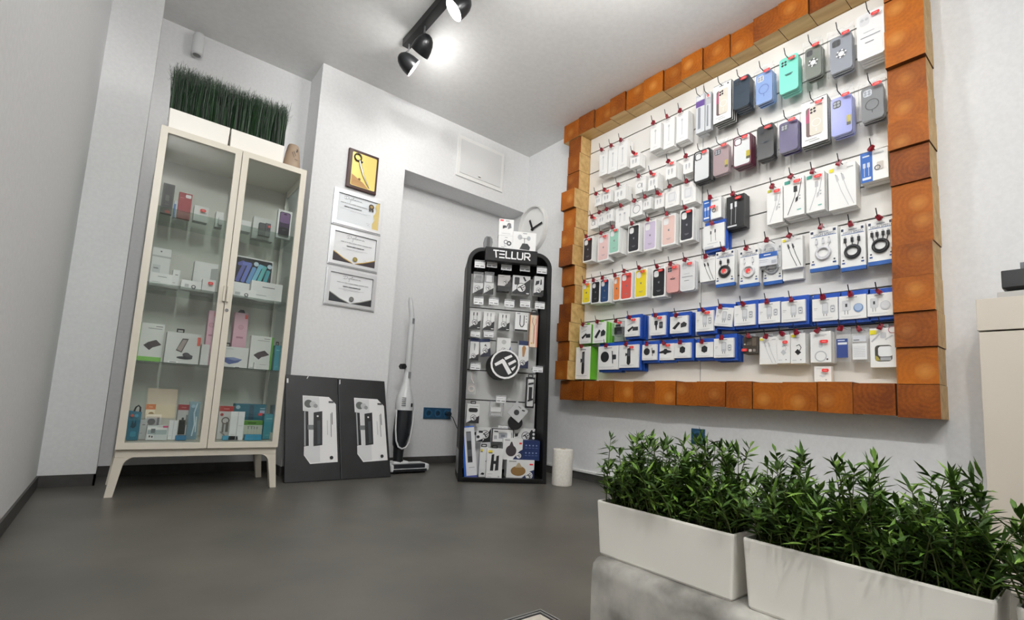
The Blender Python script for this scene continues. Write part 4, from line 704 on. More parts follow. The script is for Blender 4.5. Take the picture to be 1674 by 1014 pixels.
LD = [.121, .140, .170, .142, .153, .165, .133, .122, .153, .170, .155, .166, .142]; LD = [.121, .132, .128, .170, .145, .153, .165, .133, .122, .153, .168, .155, .166]
LO = [2.643, 2.636, 2.643, 2.655, 2.645, 2.650, 2.656, 2.647, 2.636, 2.640, 2.640, 2.634, 2.642]
for k in range(13): block(2.512, LO[k], LZ[k+1], LZ[k], LD[k], 1)
RZ = [2.583, 2.44, 2.29, 2.112, 1.970, 1.850, 1.722, 1.565, 1.418, 1.290, 1.147, .998, .851, .698, .559]
RD = [.14, .135, .15, .125, .13, .145, .128, .118, .135, .145, .152, .140, .128, .132]
for k in range(14): block(.605, .466-.002*(k % 3), RZ[k+1], RZ[k], RD[k], 1)
TY = [2.70, 2.535, 2.378, 2.220, 2.083, 1.932, 1.78, 1.645, 1.502, 1.338, 1.200, 1.064, .917, .765, .606, .466]
TD = [.128, .135, .12, .142, .128, .138, .125, .14, .128, .118, .135, .142, .128, .135, .14]
for k in range(15): block(TY[k], TY[k+1], 2.587, 2.7335, TD[k], 0)
BY = [2.628, 2.495, 2.377, 2.238, 2.107, 1.949, 1.785, 1.642, 1.510, 1.342, 1.203, 1.055, .902, .761, .607]
BD = [.118, .14, .131, .138, .135, .141, .146, .138, .147, .14, .134, .142, .138, .14]
for k in range(14): block(BY[k], BY[k+1], .563+.004*((k*7) % 3)/2, .707-.003*((k*5) % 3), BD[k], 0)
SLATM = M('eceae6', .42); SLD = M('2c2c2e', .5)
sp = thing('slatwall_panel', 'white slatted display panel inside the wooden block frame', 'display panel', (CX, 1.558, 0), -PI/2)
SZL = [.98+.1655*k for k in range(11)]
for y0, y1 in ((1.5655, PY1-.002), (PY0+.002, 1.5615)):
    b = MB(); zs = [PZ0]+[z for z in SZL if PZ0 < z < PZ1]+[PZ1-.003]
    for a, c in zip(zs, zs[1:]): b.box(wl(y1), wl(y0), -.0165, -.0045, a+(.004 if a != PZ0 else 0), c-(.004 if c != zs[-1] else 0), SLATM)
    b.box(wl(y1), wl(y0), -.0045, -.0012, PZ0, PZ1-.003, SLD); b.build('board', sp)
b = MB(); b.box(wl(1.5655)+.0003, wl(1.5615)-.0003, -.019, -.0012, PZ0, PZ1-.003, M('b7b8b8', .35, .6)); b.build('joint_strip', sp)

# ---------------------------------------------------------------- printed packs
def cam_hole(F, c='f0f0f0'): F.rrect(.14, .69, .5, .90, .012, c)
def deco(k, F, w, h, p):
    G = 'c3c5c9'; D = '8d9095'
    if k == 'slim': F.rect(.46, .22, .54, .72, 'd2d4d7'); F.rrect(.42, .70, .58, .78, .002, 'c6c8cb'); F.rect(.2, .88, .55, .9, 'd0d1d4'); F.rect(.3, .1, .7, .115, 'd5d6d8')
    elif k == 'plug':
        for u in (.3, .62): F.rrect(u-.07, .38, u+.09, .62, .003, G); F.rect(u-.04, .28, u-.015, .38, D); F.rect(u+.03, .28, u+.055, .38, D)
        F.rect(.2, .82, .6, .85, 'c9cacd')
    elif k == 'plug2':
        for u in (.28, .6): F.rect(u, .22, u+.02, .6, G); F.rect(u+.07, .22, u+.09, .6, G); F.rrect(u-.01, .58, u+.11, .68, .003, G)
        apple(F, .52, .84, .010, 'b9bbbf')
    elif k == 'earbud': F.ring(.4, .5, .017, .014, D); F.rrect(.6, .3, .68, .62, .003, D); F.rect(.2, .86, .5, .88, 'c9cacd')
    elif k == 'ringbox': F.ring(.5, .48, .03, .026, D, 28); F.rect(.3, .88, .7, .9, 'cdced1')
    elif k == 'padbox': F.rrect(.22, .28, .72, .76, .008, 'd9dadd'); F.rrect(.3, .36, .64, .68, .006, 'e9eaec'); F.rect(.3, .12, .6, .14, 'c7c8cb'); F.line([(.75, .2), (.82, .5), (.7, .8)], .002, 'cfd0d3')
    elif k == 'casebox':
        F.rrect(.075, .05, .925, .95, .012, p['c']); cam_hole(F); apple(F, .52, .50, .013, M('8a8c90', .3, .7)); F.rect(.36, .22, .68, .23, '8e8f94'); F.rect(.42, .19, .62, .2, '8e8f94')
    elif k in ('barecase', 'frameclear', 'bagcase', 'clearcase'):
        if k == 'barecase':
            F.rrect(.1, .74, .42, .93, .010, 'b5b8ba' if p['c'] == 'e2a9a4' else M(p['c'], .3)); 
            for a, c_ in ((.18, .87), (.34, .87), (.18, .79), (.34, .79)): F.disc(a, c_, .0062, '30343a')
            F.rect(.3, .49, .72, .51, '3c4550'); F.rect(.36, .46, .66, .475, '3c4550')
            if p['c'] == 'e2a9a4': apple(F, .52, .52, .013, 'c08d88')
        if k == 'frameclear': F.rrect(.07, .045, .93, .955, .012, 'dcdfe0'); F.rrect(.08, .70, .5, .93, .012, p['c']); F.rrect(.13, .725, .45, .905, .010, 'e6e8e9')
        if k == 'bagcase':
            F.rrect(.1, .72, .5, .92, .010, 'd4d8de' if p.get('mag') and not p.get('wm') else '3a3d42')
            for a, c_ in ((.2, .86), (.38, .86), (.2, .78), (.38, .78)): F.disc(a, c_, .0065, '16181b' if p.get('wm') else '9a9fa8')
            if p.get('wm'):
                F.ring(.52, .47, .022, .012, M(p['mag'], .4)); F.disc(.52, .47, .0125, 'f2f2f2')
                for a in range(6): F.disc(.52+.019*math.cos(a*PI/3+.3)/w, .47+.019*math.sin(a*PI/3+.3)/h, .004, 'f2f2f2')
            elif p.get('mag'): F.ring(.5, .44, .027, .023, M(p['mag'], .4), 30); F.rect(.48, .2, .52, .29, p['mag'])
            if p.get('yt'): F.rrect(.76, .26, .95, .44, .003, 'b8a92a'); F.rect(.76, .18, .95, .26, '4b4a22')
        if k == 'clearcase':
            F.rrect(.07, .045, .93, .955, .014, 'e4e5e6'); F.rrect(.12, .73, .48, .92, .012, 'd5d6d8'); F.disc(.21, .86, .007, 'b9bbbe'); F.disc(.38, .86, .007, 'b9bbbe')
            F.rect(.25, .565, .65, .575, 'a2a4a8'); F.rect(.14, .455, .86, .475, '8f9196'); F.rect(.3, .33, .62, .345, '6e7075')
        if p.get('yt') and k == 'frameclear': F.rrect(.74, .26, .95, .44, .003, 'b8a92a'); F.rect(.74, .18, .95, .26, '4b4a22')
    elif k == 'whitecard':
        F.rrect(.18, .18, .82, .84, .012, '6f5a58'); F.poly([(.18, .62), (.3, .84), (.3, .5), (.18, .5)], 'b0446b'); F.rrect(.32, .19, .84, .85, .012, 'd9d3c6'); F.ring(.58, .46, .021, .018, 'efece4', 28); F.rect(.565, .26, .595, .34, 'efece4')
        for a, c_ in ((.4, .78), (.52, .79), (.4, .71), (.53, .72)): F.disc(a, c_, .006, '2a1a22')
        F.rect(.14, .11, .6, .12, '9a9ca0'); F.rect(.3, .06, .7, .07, '8a8c90'); F.disc(.84, .94, .005, '2a2a2c'); F.rect(.35, .93, .6, .945, '8a8c90')
    elif k == 'penbox': F.rect(.0, .68, 1, .84, p['c']); F.rect(.12, .86, .8, .95, 'e9eaee'); F.rect(.25, .1, .55, .66, '8b8f97'); F.rect(.6, .1, .8, .66, 'd4d7dc')
    elif k == 'cables':
        c = p['c']
        for dx in (0, .22): F.line([(.34+dx, .66), (.46+dx, .42), (.72+dx*.9, .05)], .0028, c); F.poly([(.26+dx, .76), (.33+dx, .79), (.40+dx, .66), (.32+dx, .62)], c); F.poly([(.25+dx, .8), (.27+dx, .82), (.31+dx, .78), (.28+dx, .76)], 'a9abae')
        if p.get('yel'): F.rect(.04, .88, .2, .96, 'ecdf33')
        F.rect(.7, .9, .92, .915, 'b5b7ba')
    elif k == 'coil':
        F.rect(.05, .80, .95, .815, '3e5f9e'); F.text('HIGH SPEED', .52, .845, .0165 if w > .11 else .0145, '5f6b82'); F.rrect(.04, .89, .14, .955, .002, '2f3a55'); F.rrect(.84, .89, .94, .955, .002, '2f3a55'); F.rect(.35, .9, .68, .925, 'aab0bb')
        for a in (.06, .82): F.rect(a, .08, a+.12, .115, '2f4f92'); F.disc(a+.06, .17, .004, '40454f')
    elif k == 'cablebag': F.rect(.0, .42, .92, .62, '2f5fae'); F.rect(.0, .06, .92, .41, 'e4e7ec'); F.rect(.3, .5, .62, .54, 'e9edf5'); F.rect(.08, .3, .5, .32, 'aab0bb'); F.rect(.08, .22, .45, .235, 'aab0bb'); F.rect(.66, .12, .88, .26, 'b9bec8')
    elif k == 'bluecable': F.rect(0, 0, .44, 1, '2a64b8'); F.rect(.06, .08, .38, .16, 'e6ebf4'); F.rect(.08, .84, .34, .89, 'dfe6f3'); [F.line([(u, .2), (u, .5)], .002, 'dfe3ea') or F.rrect(u-.05, .48, u+.05, .64, .002, 'cfd6e2') for u in (.14, .3)]; F.rrect(.6, .32, .84, .58, .004, 'c9c2ba'); F.ring(.62, .4, .012, .008, '5e6066'); F.rect(.5, .86, .86, .9, 'c4c7cc')
    elif k == 'bluewhite': F.line([(.38, .3), (.36, .62)], .002, '55585d'); F.line([(.6, .3), (.57, .66)], .002, '55585d'); F.rrect(.33, .6, .39, .74, .001, '3c3f44'); F.rrect(.54, .64, .6, .78, .001, '3c3f44'); F.rect(.05, .02, .5, .10, 'd5d8dd'); F.rect(.2, .2, .7, .215, 'b5b8bd')
    elif k == 'blackcable': F.line([(.28, .12), (.3, .62)], .003, 'a9adb2'); F.line([(.52, .14), (.54, .66)], .003, 'a9adb2'); F.rrect(.24, .6, .36, .78, .002, 'e0e3e6'); F.rrect(.48, .63, .6, .8, .002, 'e0e3e6'); F.rect(.08, .04, .6, .085, 'dcdee0')
    elif k == 'wcable':
        c = p['c']; F.line([(.62, .74), (.55, .5), (.2, .06)], .0032, c); F.line([(.9, .94), (.78, .6), (.66, .42)], .0032, c); F.rrect(.5, .62, .68, .78, .002, c); F.poly([(.6, .46), (.74, .5), (.7, .38), (.58, .34)], c)
        if p.get('teal'): F.rrect(.05, .87, .34, .96, .003, '3f9d8c'); F.rect(.66, .13, .86, .155, '6fbcae')
        if p.get('yel'): F.rrect(.05, .9, .3, .975, .003, 'd6d24a')
        F.disc(.8, .5, .004, 'b5b8bb'); F.disc(.8, .42, .004, 'b5b8bb')
    elif k == 'dark': F.rrect(.3, .5, .6, .88, .003, '5d564e'); F.rrect(.64, .45, .92, .92, .003, '6b5f52'); F.rect(.08, .52, .2, .6, 'b9b2a8'); F.rrect(.42, .1, .62, .26, .003, 'cfcac2'); F.rrect(.7, .1, .88, .26, .003, '8e8880')
    elif k == 'adapt': F.poly([(.28, .38), (.48, .48), (.72, .36), (.5, .27)], p['c']); F.line([(.6, .4), (.72, .52), (.6, .62), (.4, .58)], .003, p['c']); F.rect(.15, .84, .6, .86, 'c4c6ca'); F.rect(.12, .1, .4, .115, 'c4c6ca'); F.disc(.7, .12, .003, '9a9ca0'); F.rect(.03, .87, .36, .96, 'ecdf33') if p.get('yel') else None
    elif k == 'watch': F.ring(.5, .2, .026, .021, 'c3c6ca'); F.rrect(.42, .48, .6, .72, .006, 'c9ccd0'); F.rect(.2, .88, .8, .9, 'c4c6ca'); F.rect(.25, .84, .7, .855, 'c4c6ca'); F.disc(.82, .1, .004, '3a3c40')
    elif k == 'bagblue': F.rect(.1, .08, .9, .76, '32488c'); F.rect(.2, .55, .85, .63, 'e4e7ec'); F.rect(.2, .68, .7, .72, 'c9d2e8')
    elif k == 'bagwhite': F.rect(.04, .04, .96, .62, 'f1f2f3'); F.rect(.1, .5, .9, .505, '9a9ca0'); [F.rect(.12, .14+.06*i, .85, .152+.06*i, 'bfc2c6') for i in range(6)]; F.rect(.08, .68, .92, .9, 'd8dbe0'); F.rect(.12, .72, .5, .76, '8a8d94')
    elif k == 'windowbox': F.rrect(.18, .15, .82, .56, .014, '46443c'); F.rrect(.3, .27, .84, .53, .012, 'eef0f1'); F.poly([(.2, .17), (.38, .17), (.3, .26), (.2, .3)], 'b0a04a'); F.rect(.38, .17, .78, .25, 'a9abae'); F.line([(.08, .66), (.36, .84)], .006, 'c3c5c9'); F.rrect(.4, .74, .62, .88, .004, 'd3d5d9'); F.line([(.6, .7), (.85, .8)], .005, 'cfd1d5'); F.rect(.0, .84, .26, .95, 'ecdf33'); F.ring(.86, .94, .016, .013, 'c98a94')
    elif k == 'clam': F.rrect(.2, .1, .8, .6, .006, '222326'); F.rect(.3, .62, .7, .8, '3a3c40'); F.rect(.45, .1, .75, .3, '4a4c52')
    elif k in ('green', 'blue'):
        q = p['p']; K = '26282b'
        F.rect(.3, .90, .68, .93, '9a9da3'); F.rect(.08, .1, .8, .115, 'c3c6ca'); F.rect(.2, .06, .7, .07, 'c9ccd0')
        if q == 'stick': F.poly([(.2, .34), (.58, .56), (.64, .48), (.3, .24)], K); F.rrect(.58, .3, .96, .5, .003, '3a3c3f'); F.line([(.2, .62), (.6, .74)], .002, '6a6d72')
        elif q == 'stick2': F.poly([(.14, .3), (.48, .66), (.6, .58), (.3, .22)], K); F.poly([(.62, .3), (.92, .36), (.96, .52), (.8, .64), (.62, .54)], '35373a')
        elif q == 'twin': F.rrect(.3, .52, .52, .76, .006, K); F.poly([(.36, .52), (.48, .52), (.46, .26), (.4, .26)], K); F.rrect(.62, .34, .86, .68, .006, '3a3c40'); F.rect(.66, .44, .82, .58, '6a6d72')
        elif q == 'plug':
            F.rrect(.4, .3, .64, .8, .006, 'c6c9cd'); F.rrect(.43, .42, .61, .76, .005, 'dfe1e4'); F.rect(.45, .2, .475, .3, '54575c'); F.rect(.56, .2, .585, .3, '54575c'); F.rrect(.72, .34, .9, .66, .006, 'b5b8bd'); F.rrect(.75, .4, .87, .58, .004, 'e4e6e8'); F.rect(.77, .47, .85, .51, '5b5e64'); F.rect(.08, .55, .22, .565, '8a8d94'); F.rect(.08, .48, .18, .49, '8a8d94')
        elif q in ('plugdisc', 'plugdisc2'):
            F.rrect(.12, .36, .44, .80, .006, 'd4d6d9'); F.rect(.24, .52, .32, .66, '3a3c40'); F.rect(.21, .2, .235, .36, '8a8d92'); F.rect(.32, .2, .345, .36, '8a8d92')
            F.disc(.72, .45, .019, '6f8fbd' if q == 'plugdisc' else 'c9ccd0', .02); F.disc(.72, .47, .015, 'a7bddc' if q == 'plugdisc' else 'dcdee1', .016)
        elif q == 'mount': F.disc(.34, .54, .21*w, K); F.poly([(.72, .25), (.76, .25), (.72, .78), (.68, .78)], K); F.rrect(.73, .42, .9, .62, .005, '35373a')
        elif q == 'holder': F.poly([(.42, .18), (.62, .2), (.6, .86), (.44, .84)], K); F.poly([(.34, .5), (.44, .54), (.44, .62), (.34, .64)], '3c3f43'); F.rect(.46, .5, .58, .8, '5a5d62'); F.disc(.52, .2, .012, '2c2e31')
        elif q == 'wing': F.poly([(.15, .5), (.4, .6), (.45, .68), (.58, .68), (.62, .6), (.85, .54), (.85, .46), (.6, .42), (.55, .34), (.45, .34), (.4, .42), (.15, .42)], K)
        elif q == 'hex': F.poly([(.34, .4), (.5, .3), (.66, .38), (.68, .66), (.52, .78), (.35, .68)], '232527'); F.poly([(.4, .44), (.5, .38), (.6, .43), (.61, .62), (.52, .7), (.41, .63)], '34363a')
def sticker(root, w, h, y, u=.72, v=.86, r=0):
    F = Face(w, h, y); F.n = 60; sw = min(.017, w*.2); F.rrect(u-sw/w, v-.0075/h, u+sw/w, v+.0075/h, .006, RED); F.rect(u-.5*sw/w, v-.0015/h, u+.5*sw/w, v+.0015/h, 'f7a8a0'); F.build('price_sticker', root)
ORD = ['first', 'second', 'third', 'fourth', 'fifth', 'sixth', 'seventh', 'eighth', 'ninth', 'tenth', 'eleventh', 'twelfth', 'thirteenth', 'fourteenth', 'fifteenth', 'sixteenth', 'seventeenth', 'eighteenth', 'nineteenth', 'twentieth']
ROWN = {'A': 'top left row of wall display', 'B': 'second left row of wall display', 'C': 'third left row of wall display', 'D': 'fourth left row of wall display', 'E': 'fifth left row of wall display',
        'G': 'top right row of wall display', 'H': 'second right row of wall display', 'I': 'third right row of wall display', 'F': 'fourth right row of wall display', 'J': 'second lowest row of wall display', 'K': 'lowest row of wall display', 'L': 'below lowest row of wall display'}
GN = {'casebox': 'boxed phone cases', 'barecase': 'phone cases', 'bagcase': 'bagged phone cases', 'coil': 'coiled cable cards', 'blue': 'blue carded accessories'}
PKN = {'casebox': 'boxed_phone_case', 'barecase': 'phone_case', 'bagcase': 'bagged_phone_case', 'frameclear': 'clear_phone_case', 'clearcase': 'clear_phone_case', 'whitecard': 'phone_case_box', 'coil': 'cable_card', 'cablebag': 'cable_bag', 'cables': 'cable_box', 'wcable': 'cable_box', 'bluecable': 'cable_box', 'bluewhite': 'cable_box', 'blackcable': 'cable_box', 'blue': 'accessory_card', 'green': 'accessory_box', 'clam': 'clamshell_pack', 'bagblue': 'accessory_bag', 'bagwhite': 'accessory_bag', 'windowbox': 'charger_box', 'slim': 'slim_box', 'penbox': 'pen_box', 'dark': 'device_box'}
def coil3d(root, w, h, p):
    m = M(p['c'], .35); b = MB(); cz = h*.36; R = min(w*.30, .031)
    for k, (rr_, zz) in enumerate(((R, 0), (R*.84, .003), (R*.93, -.003))): b.tube([(rr_*math.cos(2*PI*t/26), -.004-.002*k, cz+zz+rr_*math.sin(2*PI*t/26)) for t in range(26)], .0046, m, 7, True)
    b.build('coiled_cable', root)
    b = MB(); us = (-.03, -.011, .011, .03) if p.get('four') else ((-.022, .022) if p.get('disc') else (-.028, 0, .026))
    for u in us: b = MB(); b.tube([(u*.8, -.004, cz+R*.8), (u, -.005, h*.62)], .002, m, 6); b.box(u-.005, u+.005, -.009, -.001, h*.60, h*.70, m); b.box(u-.003, u+.003, -.008, -.003, h*.70, h*.745, M('bfc2c5', .3, .8)); b.build('cable_plug', root)
    if p.get('disc'):
        F = Face(w, h, -.010); F.disc(.5, .36, .013, 'f04a4a'); F.disc(.56, .31, .006, 'e9b9a8'); F.build('round_sticker', root)
BLUEC = M('1f4fae', .4); GREENC = M('6cc230', .45)
def hookon(z, d, out, lock, label, loc, grp):
    t = thing('display_hook', label, 'hook', (loc[0], loc[1], z), -PI/2, grp)
    b = MB(); b.tube([(0, d, 0), (0, -out+.012, 0), (0, -out+.004, .003), (0, -out, .012), (-.002, -out-.004, .034)], .0022, M('3a3b3e', .35, .7), 6); b.build('wire', t)
    if lock:
        r_ = random.Random(int(loc[1]*1e4)); a = r_.uniform(-.7, .7); T = Matrix.Translation((0, -out+.02, 0)) @ Matrix.Rotation(a, 4, 'Y') @ Matrix.Rotation(r_.uniform(-.5, .3), 4, 'Z')
        b = MB(); b.mesh([(-.006, -.007, .008), (.006, -.007, .008), (.006, .007, .008), (-.006, .007, .008), (-.0095, -.008, -.012), (.0095, -.008, -.012), (.0095, .008, -.012), (-.0095, .008, -.012), (-.0085, -.006, -.019), (.0085, -.006, -.019), (.0085, .006, -.019), (-.0085, .006, -.019)],
            [(0, 1, 2, 3), (4, 5, 1, 0), (5, 6, 2, 1), (6, 7, 3, 2), (7, 4, 0, 3), (8, 9, 5, 4), (9, 10, 6, 5), (10, 11, 7, 6), (11, 8, 4, 7), (11, 10, 9, 8)], LOCK, False, T); b.build('red_lock', t)
cnt = {}
for row, k, desc, cat, p, n, X, y, z, w_, h_ in sorted(WALL, key=lambda t: (t[0], -t[7])):
    i = cnt.get(row, 0); cnt[row] = i+1; pos = ORD[i]+' from left, '+ROWN[row]
    if p.get('back'): pos = 'half hidden behind other packs, '+ROWN[row]; cnt[row] = i
    if row == 'L': pos = 'standing on the block frame below watch charger'; z = .7095
    w_ *= .985; avail = (CX-.018)-X; th = min(.034, avail/max(1, n)) if n > 1 else p.get('dep', .03)
    if k in ('barecase', 'bagcase', 'clearcase', 'frameclear', 'whitecard', 'coil'): th = min(th, .019 if n > 1 else .02)
    bd = th-.0025; nm = PKN.get(k, 'white_box'); loc = (X, y, z); red = k in ('barecase', 'frameclear', 'bagcase', 'clearcase'); ty = math.radians(p.get('tilt', 0))
    F = Face(w_, h_, 0); deco(k, F, w_, h_, p); root = None
    if k in ('barecase', 'frameclear', 'clearcase'):
        c = {'barecase': p['c'], 'frameclear': p['c'], 'clearcase': 'eeeff0'}[k]; b = MB(); b.prism(rr(-w_/2, w_/2, 0, h_, .014), 0, bd, M(c, .32)); root = b.build(nm, loc=loc)
    elif k == 'bagcase':
        b = MB(); F = Face(w_*.80, h_*.86, .004, 0, h_*.05); deco(k, F, F.w, F.h, p); b.prism(rr(-w_*.4, w_*.4, h_*.05, h_*.91, .012), .004, bd-.002, M(p['c'], .3)); root = b.build(nm, loc=loc)
        bg_ = MB(); q = [(-w_/2, 0, 0), (w_/2, 0, 0), (w_/2, 0, h_), (-w_/2, 0, h_), (-w_/2, bd, 0), (w_/2, bd, 0), (w_/2, bd, h_), (-w_/2, bd, h_)]; bg_.mesh(q, [(0, 1, 2, 3), (1, 5, 6, 2), (4, 0, 3, 7), (0, 4, 5, 1), (3, 2, 6, 7)], CLEAR)
        rz_ = random.Random(i+77); vv = [(-w_/2+w_*a/9, .002+rz_.uniform(-.006, .006), h_+c_*(.022+rz_.uniform(-.006, .006))) for c_ in (0, 1) for a in range(10)]; bg_.mesh(vv, [(a, a+1, a+11, a+10) for a in range(9)], CLEARW)
        bg_.build('clear_bag', root)
    elif k in ('cablebag', 'bagblue', 'bagwhite'):
        b = MB(); rz_ = random.Random(i+5); N = 8
        vv = [(-w_/2+w_*a/N, .004-.012*math.sin(PI*a/N)*math.sin(PI*c_/N)+rz_.uniform(-.0022, .0022), h_*1.06*c_/N) for c_ in range(N+1) for a in range(N+1)]
        b.mesh(vv, [(c_*(N+1)+a, c_*(N+1)+a+1, (c_+1)*(N+1)+a+1, (c_+1)*(N+1)+a) for c_ in range(N) for a in range(N)], CLEARW, True); b.box(-w_*.49, w_*.49, .007, .010, 0, h_*1.04, CLEAR); root = b.build(nm, loc=loc)
        b = MB()
        if k == 'cablebag':
            for q in range(3): b.tube([((.040-.004*q)*math.cos(2*PI*t/22), .003, h_*.62+(.040-.004*q)*math.sin(2*PI*t/22)) for t in range(22)], .0028, M('e9eaec', .4), 6, True)
            b.build('coiled_cable', root)
        F.y = -.0095; F2 = Face(w_*.9, h_*.86, -.0095, 0, h_*.04); deco(k, F2, F2.w, F2.h, p); F = F2
    elif k == 'coil':
        b = MB(); b.box(-w_/2, w_/2, .002, bd, 0, h_, PAPER); root = b.build(nm, loc=loc); coil3d(root, w_, h_, p); F.y = .002
        F = Face(w_, h_, .002); deco(k, F, w_, h_, p); b = MB(); b.box(-w_/2, w_/2, .0015, bd, -.018, -.0005, M('2a5da8', .4)); b.build('blue_strip', root)
    elif k in ('blue', 'bluewhite'):
        b = MB(); b.box(-w_/2, w_/2+.012, .014, bd, -.016, h_+.024, BLUEC); root = b.build(nm, loc=loc, bevel=.001)
        b = MB(); b.box(-w_/2, w_/2, 0, .0138, 0, h_, PAPER); root2 = b.build('white_box', root)
    elif k == 'green':
        b = MB(); b.box(-w_/2, w_/2, 0, .0015, 0, h_, PAPER); b.box(-w_/2, w_/2, .0015, bd, -.001, h_+.002, GREENC); root = b.build(nm, loc=loc)
    elif k == 'clam':
        b = MB(); b.box(-w_/2, w_/2, 0, bd, 0, h_, CLEARW); root = b.build(nm, loc=loc); b = MB(); b.box(-w_*.33, w_*.33, .004, bd-.004, .005, h_*.62, M('26272a', .4)); b.build('device', root, bevel=.003)
    else:
        c = {'blackcable': '1f2022', 'dark': '453e37', 'penbox': 'd3d6da'}.get(k); b = MB()
        fr = M(c, .4) if c else PAPER
        if k == 'whitecard': b.box(-w_/2, w_/2, 0, .002, 0, h_, PAPER); b.box(-w_/2, w_/2, .002, bd, .0005, h_+.004, M('1c1d1f', .4))
        else: b.box(-w_/2, w_/2, 0, bd, 0, h_, fr)
        root = b.build(nm, loc=loc, bevel=.0008)
    if p.get('rear'): b = MB(); b.prism(rr(-w_/2+.012, w_/2+.012, -.012, h_-.01, .014), bd+.001, bd+.012, M(p['rear'], .35)); 
    root.rotation_euler = (0, ty, -PI/2); tag(root, desc+', '+pos, cat, GN.get(k, 'boxes')+' in the '+ROWN[row])
    if F.f: F.build('printed_picture', root)
    if k not in ('cablebag', 'bagblue', 'bagwhite', 'clam') and row != 'L' and not p.get('back'):
        b = MB(); b.box(-.014, .014, bd-.002, bd-.0012, h_-.002, h_+.02, CLEARW if k not in ('blue', 'bluewhite', 'green') else (GREENC if k == 'green' else BLUEC)); b.build('hang_tab', root)
    if p.get('st'): sticker(root, w_, h_, -.001 if k != 'bagcase' else -.0005, (.73 if k not in ('dark', 'bluecable') else (.2 if k == 'dark' else .62)), {'dark': .2, 'watch': .66, 'bluecable': .55, 'adapt': .72}.get(k, .87))
    if p.get('rear'): b.build('dark_case_behind', root)
    # identical packs hanging behind on the same hook
    for s in range(1, n):
        if s*th+bd > avail+.001: break
        me = root.data
        o = bpy.data.objects.new(nm, me); C.objects.link(o); o.rotation_euler = (0, ty, -PI/2); o.location = (X+s*th, y+.0012*s*(1 if i % 2 else -1), z-.0015*s)
        tag(o, f"{ORD[s]} pack back on the hook of the {ORD[i]} pack, {ROWN[row]}", cat, 'packs hanging behind in the '+ROWN[row])
    if row != 'L' and not p.get('back'):
        hookon(z+h_+(.007 if row not in 'GH' else -.012), avail+.002, .045, row not in 'GH', ('red locked' if row not in 'GH' else 'bare')+f" wire hook holding the {ORD[i]} pack, {ROWN[row]}", (X, y), 'display hooks in the '+ROWN[row])

